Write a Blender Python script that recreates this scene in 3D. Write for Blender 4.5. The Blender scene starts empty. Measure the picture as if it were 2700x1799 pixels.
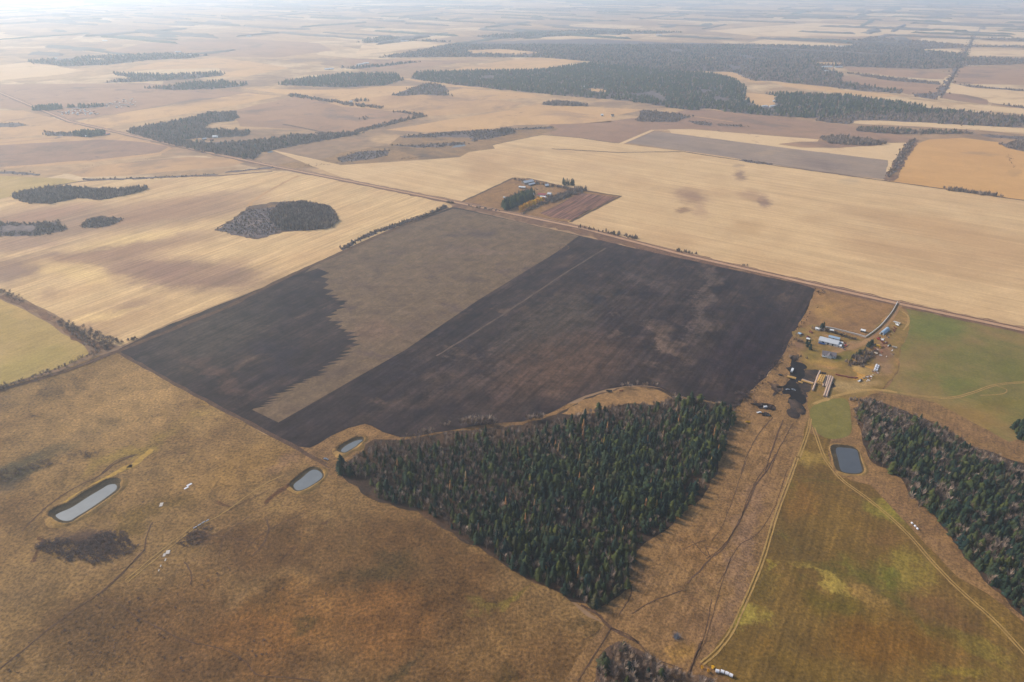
import bpy, math, random
import numpy as np
from mathutils import Vector
from mathutils.geometry import tessellate_polygon
random.seed(7); RNG = np.random.default_rng(11)
R = math.radians
sc = bpy.context.scene
COL = sc.collection
# ------------------------------------------------------------------ camera
CAM_H = 450.0; F = 1800.0; HY = -70.0
PITCH = math.atan((900 - HY) / F)
cam = bpy.data.objects.new('camera', bpy.data.cameras.new('camera')); COL.objects.link(cam)
cam.location = (0, 0, CAM_H); cam.rotation_euler = (R(90) - PITCH, 0, 0)
cam.data.lens = 24; cam.data.sensor_width = 36; cam.data.clip_start = 1; cam.data.clip_end = 120000
sc.camera = cam
# ------------------------------------------------------------------ light
SUN_EL, SUN_AZ = 34.0, -62.0        # sun beyond the far left of the view
w = bpy.data.worlds.new('World'); sc.world = w; w.use_nodes = True
sky = w.node_tree.nodes.new('ShaderNodeTexSky'); sky.sky_type = 'NISHITA'; sky.sun_disc = False
sky.sun_elevation = R(SUN_EL); sky.sun_rotation = R(SUN_AZ); sky.altitude = 600
sky.air_density = 1.0; sky.dust_density = 3.0
bgn = w.node_tree.nodes['Background']; w.node_tree.links.new(sky.outputs[0], bgn.inputs[0]); bgn.inputs[1].default_value = 0.145
sun = bpy.data.objects.new('sun', bpy.data.lights.new('sun', 'SUN')); COL.objects.link(sun)
sun.data.energy = 3.7; sun.data.angle = R(11.0); sun.data.color = (1.0, 0.935, 0.84)
tosun = Vector((math.sin(R(SUN_AZ)) * math.cos(R(SUN_EL)), math.cos(R(SUN_AZ)) * math.cos(R(SUN_EL)), math.sin(R(SUN_EL))))
sun.rotation_euler = (-tosun).to_track_quat('-Z', 'Y').to_euler(); sun.location = (0, 0, 900)
sc.view_settings.view_transform = 'Standard'; sc.view_settings.look = 'None'
sc.view_settings.exposure = 0.62; sc.view_settings.gamma = 1
sc.cycles.max_bounces = 6; sc.cycles.volume_bounces = 2
sc.cycles.use_denoising = True
# ------------------------------------------------------------------ surveyed places: photo measurements turned into ground positions in metres
TILES = {'o': (0, 0, .87148), 'a': (0, 0, 2.6156), 'b': (900, 0, 2.6156), 'c': (1800, 0, 2.6156), 'd': (0, 250, 2.6156), 'e': (900, 250, 2.6156),
         'f': (1800, 250, 2.6156), 'g': (0, 650, 2.6133), 'h': (900, 650, 2.6133), 'i': (1800, 650, 2.6133), 'j': (0, 1199, 2.6133),
         'k': (900, 1199, 2.6133), 'l': (1800, 1199, 2.6133), 'p': (2050, 820, 5.2275), 'q': (1210, 450, 5.4744), 'r': (1980, 930, 8.34),
         's': (840, 1100, 7.127), 't': (0, 230, 6.539), 'u': (320, 280, 6.539), 'v': (1500, 1150, 5.2275), 'w': (1540, 1600, 5.885), 'x': (0, 0, 1.0)}
def P(x, y):
    d = 900 - y
    vy = F * math.cos(PITCH) + d * math.sin(PITCH); vz = -F * math.sin(PITCH) + d * math.cos(PITCH)
    t = -CAM_H / vz
    return np.array([(x - 1350) * t, vy * t])
def px(s):
    out = []; t = 'x'
    for tok in s.replace(';', ' ').split():
        if tok in TILES: t = tok; continue
        a, b = tok.split(','); X, Y, k = TILES[t]
        out.append((X + float(a) / k, Y + float(b) / k))
    return out
def W(s): return np.array([P(x, y) for x, y in px(s)])
def W1(s): return W(s)[0]
LT = W('x 307,925 1185,545'); AX = (LT[1] - LT[0]); AX /= np.linalg.norm(AX); ROWA = math.atan2(AX[1], AX[0])      # survey grid direction
RD = W('x 898,474 2144,751'); BX = (RD[1] - RD[0]); BX /= np.linalg.norm(BX); ROWB = math.atan2(BX[1], BX[0])
# ------------------------------------------------------------------ helpers
def tag(o, label=None, cat=None, group=None, kind=None):
    if label: o['label'] = label
    if cat: o['category'] = cat
    if group: o['group'] = group
    if kind: o['kind'] = kind
    return o
def link(name, data, parent=None, loc=None, rz=0):
    o = bpy.data.objects.new(name, data); COL.objects.link(o)
    if parent: o.parent = parent
    if loc is not None: o.location = loc
    o.rotation_euler[2] = rz
    return o
def mesh(name, V, Fc, mats, fm=None, tint=None, smooth=False):
    me = bpy.data.meshes.new(name)
    V = np.asarray(V, dtype=np.float32)
    if isinstance(Fc, np.ndarray):
        n, k = Fc.shape
        me.vertices.add(len(V)); me.vertices.foreach_set('co', V.ravel())
        me.loops.add(n * k); me.loops.foreach_set('vertex_index', Fc.astype(np.int32).ravel())
        me.polygons.add(n); me.polygons.foreach_set('loop_start', np.arange(0, n * k, k, dtype=np.int32))
        try: me.polygons.foreach_set('loop_total', np.full(n, k, dtype=np.int32))
        except Exception: pass
        me.update(calc_edges=True)
    else:
        me.from_pydata([tuple(map(float, v)) for v in V], [], [tuple(f) for f in Fc]); me.update()
    for m in (mats if isinstance(mats, (list, tuple)) else [mats]): me.materials.append(m)
    if fm is not None: me.polygons.foreach_set('material_index', np.asarray(fm, dtype=np.int32))
    if tint is not None:
        a = me.attributes.new('tint', 'FLOAT', 'POINT'); a.data.foreach_set('value', np.asarray(tint, dtype=np.float32))
    if smooth: me.polygons.foreach_set('use_smooth', [True] * len(me.polygons))
    me.validate(); return me
class MB:
    def __init__(s): s.v = []; s.f = []; s.m = []
    def add(s, V, Fc, m=0):
        b = len(s.v); s.v += [tuple(v) for v in V]; s.f += [tuple(i + b for i in f) for f in Fc]; s.m += [m] * len(Fc); return s
    def box(s, x0, x1, y0, y1, z0, z1, m=0, top=1.0, off=0.0):
        cx, cy = (x0 + x1) / 2, (y0 + y1) / 2
        V = [(x0, y0, z0), (x1, y0, z0), (x1, y1, z0), (x0, y1, z0)] + [(cx + (x - cx) * top + off, cy + (y - cy) * top, z1) for x, y in ((x0, y0), (x1, y0), (x1, y1), (x0, y1))]
        return s.add(V, [(0, 3, 2, 1), (4, 5, 6, 7), (0, 1, 5, 4), (1, 2, 6, 5), (2, 3, 7, 6), (3, 0, 4, 7)], m)
    def cyl(s, a, b, r, n=8, m=0, r2=None):
        a = Vector(a); b = Vector(b); d = (b - a).normalized(); r2 = r if r2 is None else r2
        u = d.orthogonal().normalized(); v = d.cross(u)
        V = [a + (u * math.cos(t) + v * math.sin(t)) * r for t in [i * 2 * math.pi / n for i in range(n)]] + \
            [b + (u * math.cos(t) + v * math.sin(t)) * r2 for t in [i * 2 * math.pi / n for i in range(n)]]
        return s.add(V, [(i, (i + 1) % n, n + (i + 1) % n, n + i) for i in range(n)] + [tuple(range(n - 1, -1, -1)), tuple(range(n, 2 * n))], m)
    def data(s, name, mats, smooth=False): return mesh(name, s.v, s.f, mats, s.m, smooth=smooth)
    def obj(s, name, mats, parent=None, loc=None, rz=0, smooth=False): return link(name, s.data(name, mats, smooth), parent, loc, rz)
def lin(c):
    c = c / 255.0
    return c / 12.92 if c <= .04045 else ((c + .055) / 1.055) ** 2.4
KAL = 0.62
def C(r, g, b, k=None):     # colour as read off in daylight -> base colour
    k = KAL if k is None else k
    c = [lin(r), lin(g), lin(b)]; l = .3 * c[0] + .55 * c[1] + .15 * c[2]
    return tuple(max(.004, (l + (v - l) * 1.12) * k) for v in c) + (1,)
def newmat(name):
    m = bpy.data.materials.new(name); m.use_nodes = True
    nt = m.node_tree; return m, nt, nt.nodes, nt.links, nt.nodes['Principled BSDF']
def plain(name, col, rough=.8, metal=0, var=.12, scale=.8):
    m, nt, N, L, bs = newmat(name)
    no = N.new('ShaderNodeTexNoise'); no.inputs['Scale'].default_value = scale; no.inputs['Detail'].default_value = 4
    tc = N.new('ShaderNodeTexCoord'); L.new(tc.outputs['Object'], no.inputs['Vector'])
    mr = N.new('ShaderNodeMapRange'); mr.inputs[1].default_value = .25; mr.inputs[2].default_value = .75; mr.inputs[3].default_value = 1 - var; mr.inputs[4].default_value = 1 + var
    L.new(no.outputs['Fac'], mr.inputs[0])
    vm = N.new('ShaderNodeVectorMath'); vm.operation = 'SCALE'; vm.inputs[0].default_value = col[:3]; L.new(mr.outputs[0], vm.inputs['Scale'])
    L.new(vm.outputs[0], bs.inputs['Base Color']); bs.inputs['Roughness'].default_value = rough; bs.inputs['Metallic'].default_value = metal
    bs.inputs['Specular IOR Level'].default_value = .3
    return m
def ramp_node(N, L, fac, cols, lo=.3, hi=.7):
    mr = N.new('ShaderNodeMapRange'); mr.inputs[1].default_value = lo; mr.inputs[2].default_value = hi; L.new(fac, mr.inputs[0])
    rp = N.new('ShaderNodeValToRGB'); e = rp.color_ramp.elements
    while len(e) < len(cols): e.new(.5)
    for i, c in enumerate(cols): e[i].position = i / max(1, len(cols) - 1); e[i].color = c
    L.new(mr.outputs[0], rp.inputs[0]); return rp.outputs[0]
def jac(x, y):
    e = 1.0; c = P(x, y)
    return c, np.column_stack([(P(x + e, y) - P(x - e, y)) / (2 * e), (P(x, y + e) - P(x, y - e)) / (2 * e)])
def field_mat(name, cols, big=160, mid=22, fine=3.0, midamt=.14, fineamt=.16, rows=None, blobs=(), warp=30, bump=.5, lohi=(.32, .68), patch=None, aniso=None):
    """dry ground: large noise picks the colour, two smaller ones mottle it, optional drill rows and soil patches (world metres)"""
    m, nt, N, L, bs = newmat(name)
    geo = N.new('ShaderNodeNewGeometry'); pos = geo.outputs['Position']
    def noise(vec, size, det=5, rough=.55, dist=0):
        n = N.new('ShaderNodeTexNoise'); n.inputs['Scale'].default_value = 1.0 / size; n.inputs['Detail'].default_value = det
        n.inputs['Roughness'].default_value = rough; n.inputs['Distortion'].default_value = dist; L.new(vec, n.inputs['Vector']); return n
    def mapped(ang, sx, sy):
        r = N.new('ShaderNodeVectorRotate'); r.rotation_type = 'Z_AXIS'; r.inputs['Angle'].default_value = -ang; L.new(pos, r.inputs['Vector'])
        v = N.new('ShaderNodeVectorMath'); v.operation = 'MULTIPLY'; v.inputs[1].default_value = (1 / sx, 1 / sy, 0); L.new(r.outputs[0], v.inputs[0]); return v.outputs[0]
    if aniso:
        nb = noise(mapped(aniso[0], aniso[1], 1), big, 6, .6)
    else: nb = noise(pos, big, 6, .6, .4)
    col = ramp_node(N, L, nb.outputs['Fac'], [C(*c) for c in cols], *lohi)
    if patch:        # scattered patches of another colour: (colour, size, threshold, softness)
        for pc, ps, th, so in patch:
            n2 = noise(pos, ps, 5, .62, .6)
            mr = N.new('ShaderNodeMapRange'); mr.inputs[1].default_value = th; mr.inputs[2].default_value = th + so; L.new(n2.outputs['Fac'], mr.inputs[0])
            mx = N.new('ShaderNodeMix'); mx.data_type = 'RGBA'; L.new(mr.outputs[0], mx.inputs[0]); L.new(col, mx.inputs[6]); mx.inputs[7].default_value = C(*pc); col = mx.outputs[2]
    if blobs:
        nw = noise(pos, warp * 1.6, 6, .68)
        sb = N.new('ShaderNodeVectorMath'); sb.operation = 'SUBTRACT'; sb.inputs[1].default_value = (.5, .5, .5); L.new(nw.outputs['Color'], sb.inputs[0])
        sl = N.new('ShaderNodeVectorMath'); sl.operation = 'SCALE'; sl.inputs['Scale'].default_value = warp * 3.2; L.new(sb.outputs[0], sl.inputs[0])
        ad = N.new('ShaderNodeVectorMath'); ad.operation = 'ADD'; L.new(sl.outputs[0], ad.inputs[0]); L.new(pos, ad.inputs[1]); wp = ad.outputs[0]
        for bl in blobs:
            s, rx, ry, ang, bc, st = bl[:6]; soft = bl[6] if len(bl) > 6 else .75
            x, y = px(s)[0]; k = TILES[s.split()[0]][2]; rx, ry = rx / k, ry / k
            c, J = jac(x, y); a = R(ang)
            Ei = np.array([[math.cos(a) / rx, math.sin(a) / rx], [-math.sin(a) / ry, math.cos(a) / ry]]) @ np.linalg.inv(J)
            sc_ = N.new('ShaderNodeVectorMath'); sc_.operation = 'SUBTRACT'; sc_.inputs[1].default_value = (c[0], c[1], 0); L.new(wp, sc_.inputs[0])
            cb = N.new('ShaderNodeCombineXYZ')
            for q in range(2):
                dt = N.new('ShaderNodeVectorMath'); dt.operation = 'DOT_PRODUCT'; dt.inputs[1].default_value = (Ei[q, 0], Ei[q, 1], 0); L.new(sc_.outputs[0], dt.inputs[0]); L.new(dt.outputs['Value'], cb.inputs[q])
            ln = N.new('ShaderNodeVectorMath'); ln.operation = 'LENGTH'; L.new(cb.outputs[0], ln.inputs[0])
            mr = N.new('ShaderNodeMapRange'); mr.interpolation_type = 'SMOOTHSTEP'; mr.inputs[1].default_value = 1 + soft * .5; mr.inputs[2].default_value = 1 - soft; mr.inputs[3].default_value = 0; mr.inputs[4].default_value = st
            L.new(ln.outputs['Value'], mr.inputs[0])
            mx = N.new('ShaderNodeMix'); mx.data_type = 'RGBA'; L.new(mr.outputs[0], mx.inputs[0]); L.new(col, mx.inputs[6]); mx.inputs[7].default_value = C(*bc); col = mx.outputs[2]
    def mul(cin, fac, amt, lo=.38, hi=.62):
        mr = N.new('ShaderNodeMapRange'); mr.clamp = True; mr.inputs[1].default_value = lo - .06; mr.inputs[2].default_value = hi + .06; mr.inputs[3].default_value = 1 - amt * 1.4; mr.inputs[4].default_value = 1 + amt * 1.4; L.new(fac, mr.inputs[0])
        v = N.new('ShaderNodeVectorMath'); v.operation = 'SCALE'; L.new(cin, v.inputs[0]); L.new(mr.outputs[0], v.inputs['Scale']); return v.outputs[0]
    nm = noise(pos, mid, 6, .65, .5); col = mul(col, nm.outputs['Fac'], midamt)
    nf = noise(pos, fine, 4, .7); col = mul(col, nf.outputs['Fac'], fineamt)
    if rows:
        for ang, length, wid, amt in rows:
            nr = noise(mapped(ang, length, wid), 1.0, 3, .6); col = mul(col, nr.outputs['Fac'], amt)
    L.new(col, bs.inputs['Base Color']); bs.inputs['Roughness'].default_value = 1.0; bs.inputs['Specular IOR Level'].default_value = .08
    if bump:
        bp = N.new('ShaderNodeBump'); bp.inputs['Strength'].default_value = 1.0; bp.inputs['Distance'].default_value = bump
        L.new(nf.outputs['Fac'], bp.inputs['Height']); L.new(bp.outputs[0], bs.inputs['Normal'])
    return m
def ragged(pts, amp, step):
    if not amp: return pts
    out = []; n = len(pts)
    for i in range(n):
        a, b = pts[i], pts[(i + 1) % n]; d = np.linalg.norm(b - a); k = int(min(60, max(1, d // step)))
        nrm = np.array([-(b - a)[1], (b - a)[0]]) / max(d, 1e-6)
        for q in range(k):
            p = a + (b - a) * q / k
            if q: p = p + nrm * random.uniform(-amp, amp) + (b - a) / d * random.uniform(-.2, .2) * step
            out.append(p)
    return out
def smooth_poly(pts, n=5, closed=True):
    P_ = [np.array(p, float) for p in pts]; m = len(P_); out = []
    rng = range(m) if closed else range(m - 1)
    for i in rng:
        g = (lambda k: P_[k % m]) if closed else (lambda k: P_[min(max(k, 0), m - 1)])
        p0, p1, p2, p3 = g(i - 1), g(i), g(i + 1), g(i + 2)
        for q in range(n):
            t = q / n
            out.append(.5 * ((2 * p1) + (-p0 + p2) * t + (2 * p0 - 5 * p1 + 4 * p2 - p3) * t * t + (-p0 + 3 * p1 - 3 * p2 + p3) * t ** 3))
    if not closed: out.append(P_[-1])
    return out
LZ = .05
def sheet(name, poly, mat, layer, rag=0, step=12, curve=False, kind='structure'):
    pts = W(poly) if isinstance(poly, str) else poly
    pts = [np.array(p) for p in pts]
    if curve: pts = smooth_poly(pts)
    pts = ragged(pts, rag, step)
    V = [(p[0], p[1], layer * LZ) for p in pts]
    tris = tessellate_polygon([[Vector(v) for v in V]])
    Fc = []
    for t in tris:
        a, b, c = [Vector(V[i]) for i in t]
        Fc.append(t if (b - a).cross(c - a).z > 0 else t[::-1])
    o = link(name, mesh(name, V, Fc, mat)); o['kind'] = kind; return o
def strip(name, line, width, mat, layer, curve=True, jit=0, kind='structure', off=0.0):
    pts = W(line) if isinstance(line, str) else [np.array(p) for p in line]
    if curve and len(pts) > 2: pts = smooth_poly(pts, 6, False)
    if jit:
        q = []
        for a, b in zip(pts[:-1], pts[1:]):
            k = max(1, int(np.linalg.norm(b - a) // 14))
            for t in range(k): q.append(a + (b - a) * t / k + RNG.uniform(-jit, jit, 2))
        pts = q + [pts[-1]]
    V = []; n = len(pts)
    for i, p in enumerate(pts):
        d = pts[min(i + 1, n - 1)] - pts[max(i - 1, 0)]; d = d / max(1e-6, np.linalg.norm(d)); nr = np.array([-d[1], d[0]])
        wv = width * (1 + (random.uniform(-.25, .25) if jit else 0)) / 2
        V.append((*(p + nr * (off + wv)), layer * LZ)); V.append((*(p + nr * (off - wv)), layer * LZ))
    Fc = [(2 * i, 2 * i + 1, 2 * i + 3, 2 * i + 2) for i in range(n - 1)]
    o = link(name, mesh(name, V, Fc, mat)); o['kind'] = kind; return o
# ------------------------------------------------------------------ ground
def ground_mat():
    m, nt, N, L, bs = newmat('prairie')
    geo = N.new('ShaderNodeNewGeometry'); pos = geo.outputs['Position']
    r = N.new('ShaderNodeVectorRotate'); r.rotation_type = 'Z_AXIS'; r.inputs['Angle'].default_value = -ROWB; L.new(pos, r.inputs['Vector'])
    v = N.new('ShaderNodeVectorMath'); v.operation = 'MULTIPLY'; v.inputs[1].default_value = (1 / 620, 1 / 400, 0); L.new(r.outputs[0], v.inputs[0])
    vo = N.new('ShaderNodeTexVoronoi'); vo.voronoi_dimensions = '2D'; vo.distance = 'CHEBYCHEV'; vo.inputs['Scale'].default_value = 1; vo.inputs['Randomness'].default_value = .55; L.new(v.outputs[0], vo.inputs['Vector'])
    sx = N.new('ShaderNodeSeparateColor'); L.new(vo.outputs['Color'], sx.inputs[0])
    no = N.new('ShaderNodeTexNoise'); no.inputs['Scale'].default_value = 1 / 260; no.inputs['Detail'].default_value = 7; no.inputs['Roughness'].default_value = .62; L.new(pos, no.inputs['Vector'])
    ad = N.new('ShaderNodeMath'); ad.operation = 'MULTIPLY_ADD'; ad.inputs[1].default_value = .9; L.new(no.outputs['Fac'], ad.inputs[0])
    m2 = N.new('ShaderNodeMath'); m2.operation = 'MULTIPLY'; m2.inputs[1].default_value = .62; L.new(sx.outputs[0], m2.inputs[0]); L.new(m2.outputs[0], ad.inputs[2])
    col = ramp_node(N, L, ad.outputs[0], [C(120, 98, 82), C(164, 132, 102), C(140, 114, 92), C(188, 154, 116), C(158, 128, 98), C(206, 176, 138)], .35, 1.05)
    nf = N.new('ShaderNodeTexNoise'); nf.inputs['Scale'].default_value = 1 / 30; nf.inputs['Detail'].default_value = 6; L.new(pos, nf.inputs['Vector'])
    mr = N.new('ShaderNodeMapRange'); mr.inputs[1].default_value = .3; mr.inputs[2].default_value = .7; mr.inputs[3].default_value = .84; mr.inputs[4].default_value = 1.16; L.new(nf.outputs['Fac'], mr.inputs[0])
    s = N.new('ShaderNodeVectorMath'); s.operation = 'SCALE'; L.new(col, s.inputs[0]); L.new(mr.outputs[0], s.inputs['Scale'])
    L.new(s.outputs[0], bs.inputs['Base Color']); bs.inputs['Roughness'].default_value = 1; bs.inputs['Specular IOR Level'].default_value = .05
    return m
GX = np.linspace(-32000, 32000, 41); GY = np.linspace(-6000, 40000, 31)
V = [(x, y, 0) for y in GY for x in GX]
Fc = [(j * 41 + i, j * 41 + i + 1, (j + 1) * 41 + i + 1, (j + 1) * 41 + i) for j in range(30) for i in range(40)]
link('ground', mesh('ground', V, Fc, ground_mat()))['kind'] = 'structure'

TAN = [(190, 155, 116), (206, 173, 131), (198, 163, 122)]
M = {}
M['pasture'] = field_mat('pasture_grass', [(111, 88, 61), (138, 109, 72), (124, 96, 63), (151, 120, 79)], big=200, mid=22, fine=2.8, midamt=.22, fineamt=.42, warp=34, bump=.8,
    patch=[((75, 59, 48), 34, .66, .07), ((104, 82, 55), 90, .58, .07), ((153, 120, 75), 80, .64, .05), ((93, 64, 45), 40, .64, .04)], blobs=[
    ('g 950,1050', 620, 260, -28, (170, 136, 92), .65, .7), ('j 1500,120', 420, 180, -20, (158, 124, 80), .5, .7),    ('j 600,650', 380, 120, 5, (77, 59, 52), .85), ('j 1350,570', 150, 60, -15, (75, 57, 48), .85), ('j 60,150', 230, 80, -25, (79, 68, 55), .75), ('j 1560,650', 300, 200, 0, (93, 66, 45), .5), ('j 1500,1350', 1000, 560, 12, (100, 72, 46), .85, .6), ('k 500,900', 800, 560, 25, (99, 72, 45), .9, .45), ('k 1000,1500', 1300, 360, 0, (108, 79, 50), .7, .6),
    
    ('g 900,1420', 420, 60, -28, (141, 117, 64), .7), ('g 200,1500', 260, 60, -20, (78, 71, 51), .7), ('g 700,1250', 260, 70, -30, (100, 81, 55), .5), ('g 1400,1160', 130, 30, -5, (163, 133, 81), .7),
    ('g 1700,1500', 300, 120, -25, (141, 108, 64), .55), ('g 1060,1340', 50, 40, 0, (95, 66, 47), .6), ('j 100,400', 260, 160, 0, (103, 78, 51), .6), ('g 1950,1480', 200, 60, -30, (141, 108, 81), .6),
    
    ('j 2000,1150', 560, 330, -10, (135, 93, 52), .6), ('k 300,1150', 420, 260, -20, (131, 91, 54), .6), ('j 1850,1000', 200, 120, -10, (75, 56, 32), .6), ('j 2050,1220', 90, 50, 0, (72, 61, 34), .6),
    ('k 300,800', 330, 110, -8, (73, 61, 37), .65), ('k 620,1020', 340, 130, -12, (79, 56, 32), .7), ('k 1100,1300', 420, 160, -15, (129, 99, 63), .6), ('k 400,1500', 130, 60, 0, (72, 61, 39), .7), ('k 1100,1500', 140, 70, -20, (79, 63, 36), .6),
    ('k 1150,1000', 230, 40, -18, (118, 102, 52), .7), ('j 560,1260', 420, 330, -35, (72, 52, 34), .55), ('j 1900,620', 420, 230, 0, (81, 53, 32), .55), ('j 1050,400', 420, 60, -12, (91, 72, 32), .6),
    ('j 1250,1050', 260, 200, 0, (115, 85, 54), .6), ('k 1650,1190', 100, 60, 0, (72, 58, 34), .6)])
M['black'] = field_mat('worked_black_soil', [(40, 32, 36), (62, 50, 46), (46, 37, 38), (74, 59, 52)], big=100, aniso=(ROWA, 1.8), mid=22, fine=4, midamt=.3, fineamt=.2, warp=40, bump=.4,
    rows=[(ROWA, 70, 5, .22), (ROWA, 260, 14, .16)], patch=[((92, 74, 62), 60, .6, .12), ((34, 28, 32), 70, .58, .1)], blobs=[
    ('h 1500,830', 520, 230, -12, (92, 70, 56), .8), ('h 1500,500', 480, 160, -25, (78, 66, 56), .65), ('h 2250,650', 200, 60, 40, (106, 86, 72), .75), ('i 150,350', 330, 60, 100, (96, 80, 70), .6), ('i 480,700', 330, 260, -50, (38, 28, 34), .85),
    ('h 1780,380', 130, 40, 5, (40, 36, 42), .8), ('g 1300,330', 330, 90, -30, (84, 74, 62), .6), ('g 1500,600', 500, 260, -20, (76, 66, 56), .6), ('g 1900,780', 160, 160, 0, (42, 36, 42), .7),
    ('g 1500,900', 330, 60, 30, (88, 68, 58), .65), ('h 700,1000', 500, 60, -20, (80, 64, 56), .6), ('h 300,900', 300, 100, -35, (40, 32, 36), .7), ('h 2100,250', 200, 50, 20, (86, 72, 66), .6)])
M['worked_brown'] = field_mat('unworked_brown_stubble', [(93, 76, 63), (113, 93, 73), (102, 83, 68)], big=90, mid=18, fine=4, midamt=.18, fineamt=.16, warp=30, bump=.3, rows=[(ROWA, 70, 6, .07)],
    patch=[((90, 73, 68), 70, .6, .12)], blobs=[('e 960,970', 100, 30, 0, (79, 66, 64), .7), ('e 780,970', 90, 18, 0, (81, 68, 66), .7), ('h 250,580', 160, 90, 0, (120, 93, 77), .5), ('e 960,1090', 300, 30, 0, (122, 100, 86), .45)])
M['stubble_right'] = field_mat('right_stubble', TAN, big=330, mid=60, fine=5, midamt=.05, fineamt=.07, warp=24, bump=.15, rows=[(ROWB, 260, 7, .08), (ROWB, 700, 26, .06)],
    blobs=[('f 60,700', 130, 55, 10, (140, 108, 90), .75), ('f 400,560', 50, 34, 30, (132, 104, 88), .8), ('f 560,740', 44, 44, 0, (128, 100, 88), .8), ('f 480,700', 110, 40, 10, (160, 126, 100), .6), ('f 0,800', 60, 20, 0, (120, 88, 72), .7), ('f 380,490', 50, 16, 0, (150, 126, 104), .7),
           ('f 120,800', 60, 50, 40, (176, 142, 112), .6), ('f 1900,950', 600, 90, 14, (184, 146, 106), .55), ('f 1300,830', 330, 60, 10, (182, 146, 108), .5), ('f 450,920', 120, 60, 0, (178, 144, 104), .5), ('e 1450,380', 330, 14, 4, (184, 152, 116), .5), ('e 1700,500', 230, 40, 8, (188, 154, 118), .5), ('f 1150,600', 80, 20, 0, (170, 148, 118), .5)])
M['stubble_left'] = field_mat('left_stubble', [(188, 153, 114), (208, 175, 131), (198, 161, 119)], big=260, mid=40, fine=4, midamt=.06, fineamt=.1, warp=26, bump=.2, rows=[(ROWA, 160, 5, .13), (ROWA, 420, 18, .1)],
    aniso=(ROWA, 2.2), blobs=[('x 120,590', 260, 55, -6, (146, 118, 98), .85, .6), ('x 480,560', 260, 34, -8, (150, 120, 98), .75, .6), ('x 520,725', 220, 48, 3, (138, 110, 92), .9, .6), ('x 60,700', 130, 30, -8, (142, 116, 96), .85, .6), ('x 330,650', 330, 22, -8, (152, 122, 98), .7, .6), 
    ('d 600,1130', 900, 60, -8, (152, 118, 94), .75), ('g 1000,150', 400, 110, 5, (146, 114, 94), .85), ('g 1250,220', 300, 60, 0, (142, 112, 94), .6), ('d 1150,760', 520, 60, -8, (158, 122, 96), .7), ('d 1000,850', 500, 40, -8, (154, 118, 92), .6),
    ('d 300,830', 420, 50, -10, (160, 122, 98), .7), ('d 150,1040', 330, 50, -4, (150, 120, 102), .7), ('g 80,200', 200, 70, -15, (142, 116, 98), .75), ('g 350,330', 130, 50, 0, (170, 138, 108), .6), ('g 950,400', 170, 60, -8, (160, 130, 106), .6), ('g 1500,150', 330, 50, -15, (176, 142, 112), .5),
    ('g 600,560', 200, 60, 20, (170, 136, 108), .5), ('g 500,170', 330, 60, 10, (224, 190, 134), .6), ('g 700,480', 400, 30, -12, (224, 190, 136), .6), ('d 900,1000', 420, 36, -10, (224, 190, 136), .7), ('d 1650,680', 250, 40, -6, (150, 120, 100), .4)])
M['olive'] = field_mat('yellow_green_hayfield', [(178, 150, 100), (168, 142, 90), (190, 158, 110)], big=160, mid=40, fine=3, midamt=.08, fineamt=.12, rows=[(ROWA, 120, 7, .06)], blobs=[('g 150,830', 420, 90, -20, (156, 138, 82), .6), ('g 450,760', 260, 60, 20, (156, 136, 84), .5), ('g 100,420', 260, 60, 20, (194, 160, 106), .6)])
M['strip_green'] = field_mat('green_crop', [(132, 112, 72), (116, 106, 60), (142, 116, 76)], big=150, mid=30, fine=3, midamt=.1, fineamt=.14, rows=[(ROWB, 90, 4, .06)], warp=24, patch=[((136, 112, 76), 80, .6, .12)], blobs=[
    ('i 1750,570', 260, 100, 5, (104, 108, 56), .75), ('i 1880,960', 140, 90, 0, (106, 108, 56), .7), ('i 2050,800', 330, 120, 10, (112, 106, 58), .6), ('i 1650,760', 160, 80, 0, (138, 112, 74), .5), ('i 2250,850', 160, 80, 0, (96, 96, 46), .5), ('i 1500,850', 120, 120, 0, (150, 122, 80), .6), ('i 2000,1180', 300, 100, 10, (150, 116, 68), .6), ('i 2200,1080', 200, 60, 0, (120, 104, 50), .6)])
M['green'] = field_mat('mown_green_field', [(109, 84, 47), (115, 89, 48), (102, 81, 46)], big=150, mid=30, fine=2.6, midamt=.14, fineamt=.3, rows=[(ROWA, 50, 3.4, .13), (ROWA, 200, 13, .09)], warp=22, patch=[((97, 88, 41), 90, .56, .12), ((123, 89, 50), 60, .62, .1)], blobs=[
    ('l 900,40', 200, 50, 0, (154, 127, 71), .6), ('l 1400,400', 170, 60, 30, (132, 120, 58), .7, .6), ('l 1520,800', 200, 170, 20, (134, 116, 59), .8, .6), ('l 1450,850', 160, 60, 60, (97, 96, 41), .7, .6), ('l 1950,780', 160, 60, 50, (120, 94, 58), .5), ('l 1400,580', 180, 60, 10, (120, 89, 56), .6),
    ('l 1000,860', 230, 34, 32, (150, 128, 69), .9, .6), ('l 1250,960', 160, 50, 25, (142, 112, 66), .8, .6), ('l 640,770', 80, 26, -25, (147, 127, 66), .8, .6), ('l 440,1130', 170, 90, -20, (149, 131, 68), .85, .6), ('l 1050,1050', 260, 130, 10, (97, 84, 35), .7), ('l 1750,1060', 330, 110, 25, (115, 84, 52), .7),
    ('l 2000,1300', 330, 60, 32, (123, 106, 52), .7), ('l 1400,1300', 500, 160, 0, (115, 80, 38), .7), ('l 2150,1150', 300, 50, 45, (132, 105, 55), .7), ('l 500,850', 130, 160, 0, (101, 84, 45), .6), ('l 1900,1480', 250, 60, 10, (134, 114, 53), .6), ('l 850,1450', 330, 90, 10, (120, 94, 46), .5), ('l 800,300', 100, 200, 10, (121, 87, 50), .6), ('l 600,1350', 60, 50, 0, (134, 101, 52), .5)])
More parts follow.
